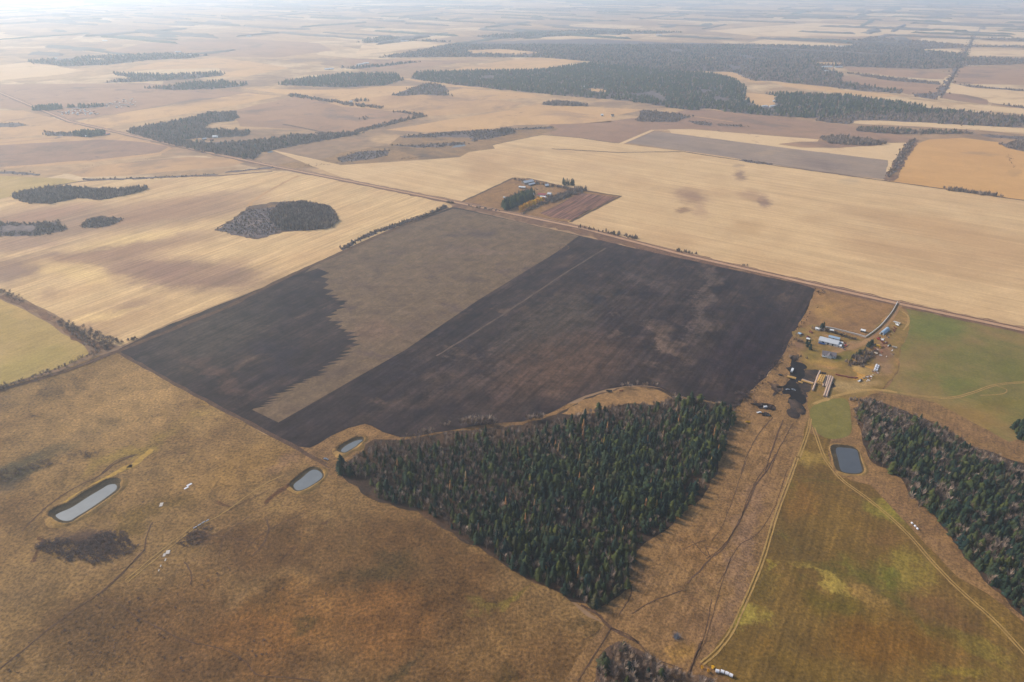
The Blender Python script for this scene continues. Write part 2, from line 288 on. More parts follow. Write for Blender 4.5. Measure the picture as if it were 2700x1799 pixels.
M['lawn'] = field_mat('bright_grass', [(128, 116, 68), (114, 106, 58)], big=60, mid=12, fine=2, midamt=.1, fineamt=.12)
M['mud_pasture'] = field_mat('trampled_pasture', [(117, 90, 65), (139, 107, 72), (125, 95, 67)], big=110, mid=14, fine=2.2, midamt=.24, fineamt=.36, bump=.6, warp=22, rows=[(ROWA, 40, 3, .14)], patch=[((99, 74, 56), 50, .6, .1), ((153, 121, 78), 50, .63, .1)], blobs=[
    ('l 430,620', 90, 620, 14, (129, 101, 81), .6), ('l 100,650', 200, 160, 0, (125, 92, 58), .5), ('w 1450,700', 330, 160, 10, (163, 125, 72), .7), ('k 2150,1100', 330, 160, 0, (121, 92, 63), .5), ('i 420,1350', 200, 200, 0, (145, 111, 76), .5)])
M['reddish'] = field_mat('weedy_pasture', [(120, 88, 66), (148, 112, 74), (128, 96, 68)], big=70, mid=14, fine=2.4, midamt=.16, fineamt=.22, bump=.5, blobs=[('i 1000,450', 110, 90, 0, (172, 134, 84), .6)])
M['yard'] = field_mat('farmyard_ground', [(150, 116, 74), (128, 104, 60), (166, 126, 84)], big=40, mid=9, fine=2, midamt=.14, fineamt=.2, bump=.3, warp=10, blobs=[('p 500,620', 160, 90, 0, (126, 108, 58), .7), ('p 900,640', 230, 60, -10, (100, 98, 44), .7), ('p 650,730', 260, 40, 12, (172, 138, 76), .7), ('p 1180,850', 150, 80, -40, (196, 148, 84), .85, .4), ('p 1000,480', 280, 60, -6, (156, 124, 96), .7), ('p 1450,500', 120, 160, 0, (146, 104, 80), .6), ('p 950,1050', 330, 90, 10, (170, 142, 100), .7), ('p 1450,620', 160, 120, -20, (124, 94, 76), .7), ('p 280,480', 130, 120, 0, (122, 92, 76), .7), ('p 1500,800', 130, 130, 0, (150, 118, 92), .7), ('p 1250,1000', 200, 50, 0, (178, 146, 104), .6)])
M['mud'] = field_mat('black_feedlot_mud', [(16, 15, 20), (34, 30, 32), (10, 10, 16)], big=22, mid=6, fine=1.6, midamt=.25, fineamt=.3, bump=.4)
M['mud_and_shadow_grey'] = field_mat('grey_mud_and_bale_shadow', [(78, 64, 56), (56, 48, 46), (104, 82, 64)], big=22, mid=6, fine=1.6, midamt=.25, fineamt=.3, bump=.4)
M['verge'] = field_mat('road_verge', [(132, 100, 76), (112, 84, 68), (150, 118, 86)], big=40, mid=8, fine=2, midamt=.16, fineamt=.2, rows=[(ROWB, 40, 2, .15)])
M['gravel'] = field_mat('gravel', [(172, 136, 108), (188, 152, 122)], big=50, mid=8, fine=1.5, midamt=.06, fineamt=.08, bump=.05)
M['rut'] = field_mat('road_edge_soil', [(116, 86, 70), (100, 76, 64)], big=30, mid=6, fine=1.5, midamt=.15, fineamt=.15)
M['trail'] = field_mat('dry_trail', [(176, 144, 94), (162, 130, 84)], big=20, mid=6, fine=1.5, midamt=.1, fineamt=.15)
M['bank_grass'] = field_mat('long_dry_grass', [(130, 100, 70), (152, 118, 82), (116, 90, 64)], big=30, mid=8, fine=2, midamt=.2, fineamt=.3)
M['churn'] = field_mat('churned_mud', [(84, 64, 54), (104, 80, 62)], big=20, mid=6, fine=1.5, midamt=.2, fineamt=.2)
M['dirtroad'] = field_mat('driveway_dirt', [(166, 130, 92), (150, 114, 82)], big=30, mid=6, fine=1.5, midamt=.08, fineamt=.12)
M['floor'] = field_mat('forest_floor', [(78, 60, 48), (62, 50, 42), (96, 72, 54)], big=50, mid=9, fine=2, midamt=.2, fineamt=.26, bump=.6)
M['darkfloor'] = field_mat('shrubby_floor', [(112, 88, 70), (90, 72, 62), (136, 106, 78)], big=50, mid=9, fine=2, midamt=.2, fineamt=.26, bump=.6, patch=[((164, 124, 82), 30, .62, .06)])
M['orange'] = field_mat('orange_stubble', [(192, 146, 94), (204, 158, 104)], big=300, mid=60, fine=6, midamt=.05, fineamt=.05, rows=[(ROWB, 260, 9, .03)], blobs=[('f 2050,410', 130, 14, 3, (150, 120, 90), .6), ('f 2290,540', 40, 30, 0, (170, 132, 88), .6)])
M['greyfield'] = field_mat('grey_worked_field', [(136, 118, 104), (150, 128, 110), (128, 110, 100)], big=200, mid=40, fine=6, midamt=.08, fineamt=.07, rows=[(ROWB, 300, 8, .09)], aniso=(ROWB, 3), blobs=[('f 950,480', 200, 40, 8, (116, 98, 92), .6), ('f 600,400', 120, 14, -8, (166, 140, 114), .6)])
M['paletan'] = field_mat('pale_stubble', [(208, 174, 134), (216, 184, 142)], big=300, mid=60, fine=6, midamt=.04, fineamt=.05, rows=[(ROWB, 260, 9, .03)], patch=[((184, 150, 114), 220, .53, .12), ((171, 139, 106), 60, .62, .08)])
M['midtan'] = field_mat('tan_hayfield', [(174, 138, 102), (192, 152, 110), (166, 130, 98)], big=300, mid=60, fine=6, midamt=.05, fineamt=.05, rows=[(ROWA, 260, 12, .03)], patch=[((150, 120, 94), 220, .53, .12), ((139, 111, 87), 60, .62, .08)])
M['fartan'] = field_mat('far_tan_field', [(190, 150, 108), (204, 164, 118)], big=500, mid=90, fine=12, midamt=.05, fineamt=.05, patch=[((168, 134, 102), 220, .53, .12), ((156, 124, 94), 60, .62, .08)])
M['farbrown'] = field_mat('far_brown_field', [(150, 116, 92), (164, 128, 100), (142, 110, 88)], big=400, mid=80, fine=10, midamt=.07, fineamt=.06, aniso=(ROWB, 3), patch=[((126, 102, 86), 220, .53, .12), ((117, 94, 79), 60, .62, .08)])
M['farred'] = field_mat('far_reddish_pasture', [(158, 124, 98), (144, 112, 92), (170, 134, 102)], big=300, mid=60, fine=8, midamt=.1, fineamt=.08, aniso=(ROWB, 3), patch=[((122, 98, 82), 220, .53, .12), ((113, 91, 76), 60, .62, .08)])
M['scrub'] = field_mat('brushy_draw', [(124, 98, 74), (148, 116, 82), (104, 84, 68)], big=100, mid=20, fine=4, midamt=.16, fineamt=.14, aniso=(ROWB, 2))
M['farfloor'] = field_mat('wood_floor', [(112, 98, 96), (96, 86, 86), (126, 108, 100)], big=60, mid=16, fine=5, midamt=.2, fineamt=.2, bump=1.0)
M['gardens'] = field_mat('ploughed_garden', [(112, 80, 70), (130, 94, 76)], big=40, mid=10, fine=2, midamt=.08, fineamt=.1, rows=[(ROWA, 90, 4, .5), (ROWA, 200, 11, .3)], patch=[((164, 122, 78), 40, .62, .08)])

# far fields (layer 1-2)
for nm, poly, mt, ly in [
    ('field', 'e 0,290 580,150 1150,110 1250,60 900,0 0,-40 -300,-20 -300,60 0,80 300,110 560,145 0,280', 'midtan', 1),
    ('field', 'e 600,262 860,246 1060,235 1200,212 1400,206 1860,190 1865,150 2080,104 1480,72 1330,62 1150,110 900,150 300,245', 'fartan', 2),
    ('field', 'e 0,85 370,118 560,145 0,275 -250,240 -700,220 -740,110 -260,0', 'farbrown', 2),
    ('field', 'd 520,190 700,240 1050,170 1300,130 1750,50 1950,10 1700,-10 1200,80 1000,100', 'fartan', 2),
    ('field', 'd -900,-60 1000,-80 1950,10 1650,0 1000,95 500,185 160,90 -900,110', 'farbrown', 1),
    ('field', 'd -900,100 160,110 700,245 560,262 -900,360', 'midtan', 2),
    ('field', 'd 0,345 560,300 820,280 1170,350 1190,370 1100,410 650,460 0,510 -800,560 -800,380', 'farred', 1),
    ('field', 'd 0,515 600,470 1100,415 1190,372 1110,345 820,275 560,285 -900,350 -900,380 0,350 700,310 1000,330 1165,360 1100,400 640,452 0,500', 'midtan', 2),
    ('field', 'd 460,540 700,490 1000,455 1300,430 1600,445 1690,465 1600,495 1300,520 900,560 560,570', 'midtan', 2),
    ('field', 'd -900,600 0,560 440,580 560,600 320,640 0,720 -900,800', 'olive', 2),
    ('field', 'f 60,100 200,105 900,188 1150,215 1450,260 1600,305 1540,335 940,310 60,240 -100,235 -450,270 -700,200 -400,170 -150,140', 'farred', 2),
    ('field', 'f -900,280 -480,330 -370,335 -100,240 60,240 -60,230 -420,190 -880,190 -950,230', 'farred', 1),
    ('field', 'f 1130,195 1250,175 1800,200 2354,235 3300,300 3300,360 2354,264 1500,215 1250,205', 'paletan', 3),
    ('field', 'c 1300,676 1700,740 2354,790 3400,900 3400,830 2354,752 1900,716 1500,685', 'paletan', 3),
    ('field', 'c 1850,590 2354,625 3400,700 3400,840 2354,745 2150,715 1950,680 1800,640', 'paletan', 3),
    ('field', 'c 1800,640 1950,655 2100,690 2100,725 1900,700 1790,680', 'farred', 4),
    ('field', 'c 1030,515 1400,555 1780,590 1770,650 1560,655 1100,560', 'farbrown', 3),
    ('field', 'c 1110,465 1500,480 1830,515 1800,550 1500,535 1150,490', 'farbrown', 3),
    ('field', 'c 1900,460 2354,480 3400,560 3400,650 2354,590 1870,580', 'farbrown', 3),
    ('field', 'c 1960,335 2354,345 3400,400 3400,450 2354,392 1960,385', 'paletan', 3),
    ('field', 'c 2010,288 2354,292 3400,330 3400,360 2354,322 2000,312', 'paletan', 3),
    ('field', 'c 2050,205 2354,208 3400,240 3400,270 2354,258 2030,248', 'paletan', 3),
    ('field', 'c 1640,330 1900,345 1940,368 1600,360', 'paletan', 3),
    ('field', 'c 1700,175 1980,172 2040,210 1960,245 1650,230', 'paletan', 3),
    ('field', 'c 450,295 560,275 1000,300 1130,325 1040,335 700,320', 'paletan', 4),
    ('field', 'c 220,500 350,500 440,540 590,570 500,575 400,560', 'fartan', 4),
    ('field', 'c 600,565 1000,600 1100,625 1600,665 1300,672 700,600', 'fartan', 4),
    ('field', 'b 690,490 1000,440 1300,398 1700,415 1500,455 1380,478 1080,482 850,488', 'fartan', 4),
    ('field', 'b 0,405 540,418 900,420 1080,410 500,470 130,480', 'farbrown', 2),
    ('field', 'b 710,640 850,612 1200,640 1450,665 1150,685 720,665', 'fartan', 2),
    ('field', 'b 410,545 520,540 850,575 1010,590 1010,610 700,600', 'fartan', 2),
    ('field', 'b 0,625 300,595 600,592 500,620 330,660 0,700 -700,610', 'fartan', 2),
    ('field', 'a 0,452 200,430 400,460 600,490 300,530 0,556 -900,560', 'paletan', 2),
    ('field', 'a 820,490 1100,430 1500,400 1750,430 2000,470 1700,530 1400,540 1550,500 1500,470', 'fartan', 2),
    ('field', 'a 700,370 1000,300 1700,270 2200,300 2300,350 1900,400 1500,390', 'farbrown', 1),
    ('field', 'b 150,300 500,285 780,305 400,350 100,380', 'paletan', 2),
    ('field', 'b 1300,265 1700,240 2000,230 2150,240 1700,270 1500,275', 'paletan', 2),
    ('field', 'c 150,215 900,160 1400,180 1700,230 1200,255 500,250', 'paletan', 2)]:
    sheet(nm, poly, M[mt], ly, rag=6, step=60)
sheet('field', 'f -905,375 -450,400 0,395 -100,240 60,240 940,310 930,325 660,345 820,368 1100,366 1400,336 1550,332 1480,520 1420,600 700,500', M['paletan'], 3, rag=2, step=40)
sheet('field', 'o 1437,329 1505,302 1800,340 2040,369 2036,414 1900,399 1640,357', M['greyfield'], 4, rag=2, step=30)
sheet('field', 'f 660,342 820,325 1300,330 1390,350 1080,368 840,366', M['farred'], 5, rag=3, step=20)
sheet('field', 'f 1600,345 1700,310 1930,300 2180,330 2230,370 2354,395 3300,470 3300,860 2354,732 1430,598 1480,520', M['orange'], 4, rag=2, step=30)
sheet('field', 'e -100,440 0,400 330,345 400,290 620,265 1060,238 1170,250 1450,215 1500,240 1380,272 1160,320 1040,350 1060,372 880,395 820,430 480,455 0,485 -420,520 -420,480', M['scrub'], 3, rag=3, step=25)
sheet('field', 'd 240,900 0,940 0,890 -200,880 -200,990 0,990 200,975 480,930 380,880', M['scrub'], 5, rag=2, step=15)
# near fields
sheet('stubble_field', 'e -490,380 0,487 480,457 820,434 880,398 1060,374 1042,350 1160,322 1385,278 1640,300 1890,335; o 1640,357 1900,399 2036,414; f 1430,600 2354,734 3300,880 3300,1600; i 2354,560 1500,395 900,260 0,38; e 1650,910 1560,880 1925,703 1640,650 1200,570 820,745 760,745 0,572', M['stubble_right'], 6, rag=1, step=30)
sheet('stubble_field', 'd -800,800 0,722 320,642 560,602 700,585 1100,572 1500,562 1880,530 2090,548; x 898,474; e 740,748; o 1040,476 900,526 790,576 590,665 400,738 350,762 277,797 240,785 205,788 190,765 130,725 60,690 0,665 -350,600', M['stubble_left'], 6, rag=1.5, step=30)
sheet('hay_field', 'o -350,640 0,688 60,715 130,757 195,797 205,815 150,842 0,890 -350,1010', M['olive'], 7, rag=2, step=20)
PBL = W('x 307,925 1612,1655')
sheet('pasture', 'o -1400,2300 -1400,1300 -700,1150 -350,1010 0,890 270,808 390,878 520,948 640,1010 700,1045 800,1100 860,1150 960,1170 1140,1280 1300,1370 1405,1440 1360,1520 1300,1650 1200,2300', M['pasture'], 1, rag=6, step=20)
sheet('dark_field', 'o 273,803 350,763 590,667 660,638 790,578 900,528 1040,477 1060,480 1220,517 1400,558 1560,594 1700,624 1850,655 1873,666 1860,700 1795,822 1760,868 1730,895 1715,905 1702,930 1690,938 1640,925 1580,915 1548,908 1515,891 1480,886 1440,888 1395,895 1345,910 1260,952 1200,970 1120,976 1060,986 1000,995 960,1003 920,1006 880,994 855,980 838,975 800,985 760,1003 730,1022 712,1030 680,1027 640,1010 520,948 390,878 280,814', M['black'], 6, rag=1.3, step=14)
# unworked brown patch with tooth-edged ends of the passes
def teeth(a, b, n, amp):
    a, b = np.array(a), np.array(b); out = []
    for i in range(n):
        for s, t in ((0, 0), (.55, 1)):
            p = a + (b - a) * (i + s) / n
            out.append(p + np.array([1.0, .22]) * (amp * (random.uniform(.2, 1) if t else random.uniform(-.3, .1))))
    return out
pl = list(W('o 1062,483 1200,513 1330,543 1280,580 1100,690 930,806 800,880 640,972 580,943'))
tp = W('o 585,940 612,922 664,890 730,862 756,834 806,800 816,789 777,756 754,729 790,697 750,678 745,650 740,624')
for a, b, n in zip(tp[:-1], tp[1:], (3, 4, 5, 3, 4, 1, 4, 3, 4, 3, 2, 2)): pl += teeth(a, b, n, -17 if b[1] > a[1] and b[0] > a[0] + 30 else 17)
pl += list(W('o 730,618 700,628 720,612 790,580 900,531 1040,481'))
sheet('field', pl, M['worked_brown'], 7)
strip('field', 'o 1003,819 1080,772 1180,708 1290,634 1392,571', 3.0, field_mat('grassy_strip', [(84, 72, 64), (108, 90, 78)], big=30, mid=10), 8, curve=False, jit=.5)
strip('path', 'x 1475,653 1483,648 1495,649 1500,655 1492,661 1480,660 1475,653', 2, M['churn'], 8)
sheet('farmstead_ground', 'e 830,742 1190,575 1280,580 1640,660 1920,702 1570,878 1300,850', M['reddish'], 7, rag=1)
sheet('garden', 'e 1370,820 1500,760 1640,680 1900,708 1590,868 1450,850', M['gardens'], 8, rag=1)
sheet('farmyard', 'q 900,180 1360,190 1370,340 1270,450 1100,430 1060,250', M['bank_grass'], 8, rag=1)
sheet('pasture', 'i 915,290 1200,345 1475,400 1350,520 1250,640 900,560 760,590 830,480', M['reddish'], 6, rag=1, step=10)
sheet('pasture', 'i 900,300 910,390 820,480 750,590 640,800 560,930 440,1010 430,1070 380,1110 330,1130 320,1200 200,1400 150,1568; l 100,300 -200,560; k 1950,640 1850,950 1760,1090 1860,1190; l 0,1300 130,1440 400,1060 530,760 650,420 760,100; i 760,1568 850,1300 880,1190 850,1060 1040,900 1200,700 1250,640 900,560 880,400', M['mud_pasture'], 4, rag=1.5, step=10)
sheet('farmyard', 'i 750,590 900,540 1250,640 1480,400 1560,480 1550,620 1500,700 1480,860 1350,1010 1150,1060 880,1200 860,1080 870,900 800,760', M['yard'], 7, rag=1.5, step=8)
sheet('crop_field', 'i 1515,405 1800,465 2354,585 3300,780 3300,1500 2354,1300 2250,1350 1990,1210 1750,1080 1480,1020 1380,1010 1490,860 1500,700 1550,620 1560,480', M['strip_green'], 6, rag=1.5, step=10)
sheet('pasture', 'o 640,1005 860,955 1200,940 1700,880 1780,860 1870,680 2100,700 2950,900 2950,2300 1150,2300 1260,1650 1330,1510 1390,1435 1300,1370 960,1170 860,1150 700,1060', M['mud_pasture'], 3, rag=3, step=20)
sheet('pasture', 'i 1150,1040 1480,1020 1750,1080 1990,1210 2250,1300 2354,1280 3300,1450 3300,1800 2354,1500 1700,1200 1300,1180 1290,1400 1400,1568; l 1530,250 1600,420 1850,680 2020,900 1900,850 1620,560 1300,215 1130,160 1040,140 1000,0; i 1030,1340 1100,1290 1160,1300', M['mud_pasture'], 5, rag=1.5, step=10)
sheet('crop_field', 'i 860,1190 870,1290 1020,1330; l 1000,0 1040,140 1300,215 1620,560 1900,850 2100,960 2354,1160 3300,1900 3300,3000 300,3000 340,1568 230,1490 140,1440 400,1080 530,760 650,420 800,0', M['green'], 6, rag=1, step=12)
sheet('pasture', 'i 890,1110 1000,1060 1130,1060 1160,1200 1150,1300 1020,1330 920,1280 880,1190', M['lawn'], 8, rag=2, step=8, curve=True)
sheet('mud', 'r 930,60 1000,100 960,200 1090,230 1210,290 1190,420 1150,560 1000,640 1100,800 1110,920 1200,1000 1150,1200 1060,1330 1000,1460 860,1430 880,1200 820,1060 840,920 700,920 700,780 580,800 560,740 700,750 780,690 860,600 860,480 760,340 880,300 850,130', M['mud'], 9, rag=2.2, step=4)
sheet('mud', 'r 1180,380 1520,400 1420,640 1330,800 1200,1000 1100,900 980,640', M['mud_and_shadow_grey'], 8, rag=3, step=4)
sheet('mud', 'r 440,680 700,760 640,860 520,980 470,950 520,860 430,780', M['mud_and_shadow_grey'], 8, rag=1.6, step=3)
sheet('mud', 'r 30,1120 300,1120 540,1200 540,1280 200,1250', M['mud_and_shadow_grey'], 8, rag=1.6, step=3)
sheet('mud', 'r 230,1340 330,1320 420,1380 360,1420 250,1400', M['mud'], 8, rag=.5, step=3)
sheet('mud', 'r 1560,440 1660,450 1650,490 1560,480', M['mud'], 9, rag=.5, step=3)
sheet('mud', 'r 1770,560 1870,760 1780,790 1740,780', M['mud_and_shadow_grey'], 9, rag=.5, step=3)  # flat dark sheet painting the shadow right of the bale rows
# forest floors
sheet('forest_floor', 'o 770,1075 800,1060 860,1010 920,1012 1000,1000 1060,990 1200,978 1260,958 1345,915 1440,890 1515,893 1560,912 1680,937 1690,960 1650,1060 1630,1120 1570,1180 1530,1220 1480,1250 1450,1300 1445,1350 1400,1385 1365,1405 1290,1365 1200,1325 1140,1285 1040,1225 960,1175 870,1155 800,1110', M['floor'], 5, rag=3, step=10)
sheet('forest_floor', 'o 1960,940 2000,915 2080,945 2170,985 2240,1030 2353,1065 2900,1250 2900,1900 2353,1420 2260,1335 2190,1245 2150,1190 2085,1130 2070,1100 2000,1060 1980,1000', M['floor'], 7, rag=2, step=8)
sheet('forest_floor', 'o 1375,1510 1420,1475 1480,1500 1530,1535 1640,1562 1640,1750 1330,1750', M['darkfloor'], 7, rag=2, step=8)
sheet('grass', 'o 1290,952 1345,918 1440,891 1500,893 1545,915 1500,932 1440,928 1380,945 1330,955', M['bank_grass'], 6, rag=2, step=8)
sheet('brush_ground', 'd 1480,940 1560,890 1700,780 1860,745 1960,740 2100,730 2280,770 2330,880 2200,930 1950,950 1780,1000 1650,980', M['darkfloor'], 8, rag=6, step=9)
sheet('brush_ground', 'd 80,700 320,640 560,640 800,650 1000,645 900,680 700,730 540,710 350,755 180,745', M['darkfloor'], 8, rag=6, step=9)
sheet('brush_ground', 'd 555,915 600,860 700,835 840,850 740,910 640,920', M['darkfloor'], 8, rag=6, step=9)
# ditches, hedge bottoms
ROADL = 'x -900,60 -300,183 0,245 183,321 451,382 719,439 898,474 1213,537 1531,602 1798,672 2144,751 2374,803 2699,872 3400,1040'
strip('verge', 'x 1213,537 1531,602 1798,672 2144,751 2374,803', 62, M['verge'], 5, curve=False, jit=2)
strip('verge', ROADL, 26, M['verge'], 9, curve=False, jit=1.2)
strip('road', ROADL, 17, M['rut'], 10, curve=False, jit=.5)
strip('road', ROADL, 9, M['gravel'], 11, curve=False)
strip('road', ROADL, 2.2, M['gravel'], 11, curve=False, off=10)
HEDGE = 'x 1180,548 1000,622 899,668 760,730 590,815 400,892 307,928 180,978 0,1030 -300,1120'
strip('verge', HEDGE, 9, M['churn'], 10, curve=False, jit=1)
strip('verge', 'x 307,928 520,1045 784,1184 860,1225', 5, M['churn'], 7, curve=False, jit=.8)
strip('verge', 'f -905,375 -450,400 0,395 700,500 1430,600 2354,732 3300,870', 8, M['churn'], 7, curve=False, jit=2)
strip('verge', 'd 320,640 560,600 1100,570 1500,562 1880,530', 10, M['rut'], 7, curve=False, jit=2)
strip('verge', 'o 0,680 60,702 130,742 200,790 260,800', 13, M['verge'], 8, curve=False, jit=3)
strip('verge', 'f 1600,310 1540,400 1480,500 1425,595', 26, M['verge'], 7, curve=False, jit=3)
strip('verge', 'e 830,742 1190,575', 7, M['churn'], 9, curve=False, jit=1); strip('verge', 'e 1280,578 1640,660 1925,702 1580,880', 7, M['churn'], 9, curve=False, jit=1)
strip('verge', 'e -400,205 0,285 580,148 370,115', 12, M['churn'], 5, curve=False, jit=2)
strip('verge', 'e 1042,350 1160,322 1385,278 1640,300 1890,335', 5, M['churn'], 7, curve=False, jit=1)
strip('road', 'o 1425,332 1500,300 1560,300', 14, M['paletan'], 8, curve=False)
strip('track', 'e 1570,880 1925,703', 10, M['trail'], 8, curve=False, jit=1)
strip('track', 'd 2060,560 1900,640 1740,740 1720,790', 8, M['midtan'], 7, jit=1)
strip('track', 'd 1720,770 1690,830 1600,870 1500,920', 4, M['churn'], 9, jit=1)
# driveway and tracks
strip('driveway', 'i 1500,395 1470,450 1400,540 1320,620 1200,690 1050,730 960,760', 7, M['dirtroad'], 10, jit=.3)
strip('driveway', 'p 650,330 800,420 1000,470 1100,480', 6, M['dirtroad'], 9, jit=.3)
strip('track', 'i 1510,450 1550,480 1555,530 1520,580', 3, M['trail'], 10, jit=.2)
for of in (-1.3, 1.3):
    strip('track', 'i 880,1190 860,1290 800,1450; l 790,20 740,160 640,430 560,700 490,880 420,1040 330,1230 230,1360 130,1445', 1.3, M['trail'], 10, off=of, jit=.15)
    strip('track', 'i 900,1250 960,1420; l 1000,60 1100,180 1250,290 1400,410 1560,560 1700,720 1850,880 1980,1000 2150,1150 2354,1370 2700,1750', 1.2, M['trail'], 10, off=of, jit=.15)
    strip('track', 'i 1500,1015 1700,1040 1860,1045 2000,1010 2150,960 2354,940 2800,930', 1.3, M['trail'], 10, off=of, jit=.15)
strip('track', 'i 2150,960 2230,990 2200,1020 2050,1030', 1.2, M['trail'], 10)
strip('track', 'i 1480,1010 1300,990 1100,1020 900,1090', 5, M['trail'], 9, jit=.5)
strip('track', 'k 2050,1300 1860,1200 1760,1100 1650,1040', 2.4, M['churn'], 8, jit=.3)
for s, wd in [('l 640,0 580,110 500,220 430,380 350,530 270,660 190,720 100,820 30,890', 3.2), ('l 600,60 520,160 440,330 400,450 340,550 250,660 160,720', 1.6), ('l 450,20 400,150 350,300 310,400 270,500 200,600', 1.2), ('l 720,100 640,350 520,540 400,620 330,720 290,820 230,900', 1.2),
              ('i 690,1200 640,1330 600,1450 570,1560', 3), ('i 620,1180 520,1300 450,1430 400,1568', 1.8), ('i 760,1220 700,1330 640,1450 600,1568', 2.0), ('l 200,1000 150,1250 90,1400 50,1500', 1.6), ('l 330,720 250,950 170,1250 100,1400', 1.2), ('l 130,1290 90,1390 50,1500', 4),
              ('l 0,660 80,620 160,590', 1.2), ('l 70,600 130,670 190,710 160,640 240,650', 1.8), ('k 1910,1110 1950,1050 1990,980 2000,900', 1.6), ('k 2000,1100 2150,1010 2354,940', 1.6), ('k 1630,1568 1700,1450 1860,1200', 2.2), ('k 1860,1200 2000,1260 2150,1400 2354,1480', 2.0), ('k 1660,1280 1760,1230 1780,1200', 1.2)]:
    strip('track', s, wd * .42, M['churn'], 7 if s[0] != 'k' else 8, jit=.4)
for s, wd in [('j 950,0 800,60 700,140 500,240 350,340 250,430 150,530', 1.8), ('j 1050,470 1010,560 990,660 880,780 680,960 500,1080 280,1250 100,1400 -100,1560', 1.5), ('j 1000,660 950,700 820,850 690,960', 1.2), ('j 1270,740 1310,800 1320,860 1310,900', 1.4), ('j 1840,450 1850,520 1810,620 1740,700', 1.6), ('j 1720,430 1600,510 1540,580 1510,700', 1.0),
              ('j 690,980 830,1040 960,1130 1180,1240 1300,1290 1440,1320 1580,1360 1700,1440 1780,1520 2000,1540 2200,1568', 1.0), ('j 2100,400 1850,520 1700,640', .9), ('j 1850,640 1500,560 1200,620', .8), ('j 2100,0 2270,95', 1.8), ('j 1850,250 1700,320 1560,400', .8), ('g 700,1568 800,1480 930,1440', 2)]:
    strip('track', s, wd * .7, M['churn'], 5, jit=.4)
strip('track', 'g 1050,1400 900,1520; j 880,80 760,150 600,240 450,340 390,440 480,480', 6, field_mat('dry_grass_band', [(180, 146, 84), (166, 134, 78)], big=20, mid=8), 4, jit=1)
for s in ['j 880,880 1100,700 1340,510 1440,460 1560,390 1800,220 1960,140', 'j 860,870 1080,690 1320,500']: strip('track', s, 1.0, M['trail'], 6, jit=.4)
# other distant roads
strip('road', 'c 2700,0 2050,200 1960,350 1900,470 1780,680', 8, M['churn'], 6, curve=False, jit=1)
strip('road', 'e 2100,110 2354,140 2700,190', 9, M['midtan'], 5, curve=False)
strip('road', 'd 1940,508 1560,545', 7, M['midtan'], 8, curve=False)
strip('road', 'd 800,262 0,335 -600,390', 8, M['farbrown'], 8, curve=False)
strip('road', 'c 1130,620 1600,668 1800,680 2354,750', 12, M['farbrown'], 5, curve=False)
# ------------------------------------------------------------------ ponds
def water_mat(name, col, rough):
    m, nt, N, L, bs = newmat(name)
    geo = N.new('ShaderNodeNewGeometry'); no = N.new('ShaderNodeTexNoise'); no.inputs['Scale'].default_value = .12; no.inputs['Detail'].default_value = 5; L.new(geo.outputs['Position'], no.inputs['Vector'])
    L.new(ramp_node(N, L, no.outputs['Fac'], [tuple(c * .88 for c in col[:3]) + (1,), tuple(c * 1.1 for c in col[:3]) + (1,)]), bs.inputs['Base Color'])
    bs.inputs['Roughness'].default_value = rough
    n2 = N.new('ShaderNodeTexNoise'); n2.inputs['Scale'].default_value = .9; n2.inputs['Detail'].default_value = 4; L.new(geo.outputs['Position'], n2.inputs['Vector'])
    bp = N.new('ShaderNodeBump'); bp.inputs['Distance'].default_value = .03; L.new(n2.outputs['Fac'], bp.inputs['Height']); L.new(bp.outputs[0], bs.inputs['Normal'])
    return m
ICE = water_mat('iced_water', C(92, 98, 102), .6); OPEN = water_mat('open_water', C(78, 80, 82), .35)
M['wet'] = field_mat('wet_bank', [(66, 58, 46), (84, 72, 54)], big=20, mid=6, fine=1.5, midamt=.2, fineamt=.25)
M['bank'] = field_mat('pond_spoil_bank', [(136, 108, 74), (166, 132, 84), (122, 96, 64)], big=24, mid=6, fine=1.5, midamt=.15, fineamt=.2)
def pond(poly, mat, lay, spoil=7.0, hgt=1.3, wet=1.6):
    pts = smooth_poly(W(poly), 5); n = len(pts); c = sum(pts) / n
    area = sum(pts[i][0] * pts[(i + 1) % n][1] - pts[(i + 1) % n][0] * pts[i][1] for i in range(n)); sg = 1 if area > 0 else -1
    nr = []
    for i in range(n):
        d = pts[(i + 1) % n] - pts[i - 1]; d /= max(1e-6, np.linalg.norm(d)); nr.append(np.array([d[1], -d[0]]) * sg)
    z0 = lay * LZ
    V = [(c[0], c[1], z0 + .1)] + [(*p, z0 + .1) for p in pts]
    Fc = [(0, 1 + i, 1 + (i + 1) % n) if sg > 0 else (0, 1 + (i + 1) % n, 1 + i) for i in range(n)]
    o = link('water', mesh('water', V, Fc, mat)); o['kind'] = 'structure'
    UL = np.array([-.62, .78])
    offs = [(-.3, z0 + .05), (wet, z0 + .5), (wet + spoil * .2, z0 + hgt), (wet + spoil * .35, z0 + hgt * .8), (wet + spoil * .75, 0.0)]
    V = []
    for i in range(n):
        k = .85 + .3 * math.sin(i * .42) + random.uniform(-.05, .05)
        e_ = 1 + 2.6 * max(0, float(nr[i] @ UL))
        for a, z in offs:
            q = pts[i] + nr[i] * (a if a < 0 else a * e_ if a <= wet else wet * e_ + (a - wet) * k * (1 - .45 * max(0, float(nr[i] @ UL)))); V.append((q[0], q[1], z * (k if z > .6 else 1)))
    K = len(offs); Fc = []; fm = []
    for i in range(n):
        j = (i + 1) % n
        for q in range(K - 1):
            f = (i * K + q, i * K + q + 1, j * K + q + 1, j * K + q); Fc.append(f if sg > 0 else f[::-1]); fm.append(0 if q == 0 else 1 if nr[i] @ UL < .2 else 2)
    o = link('bank', mesh('bank', V, Fc, [M['wet'], M['bank'], M['pasture']], fm, smooth=True)); o['kind'] = 'structure'
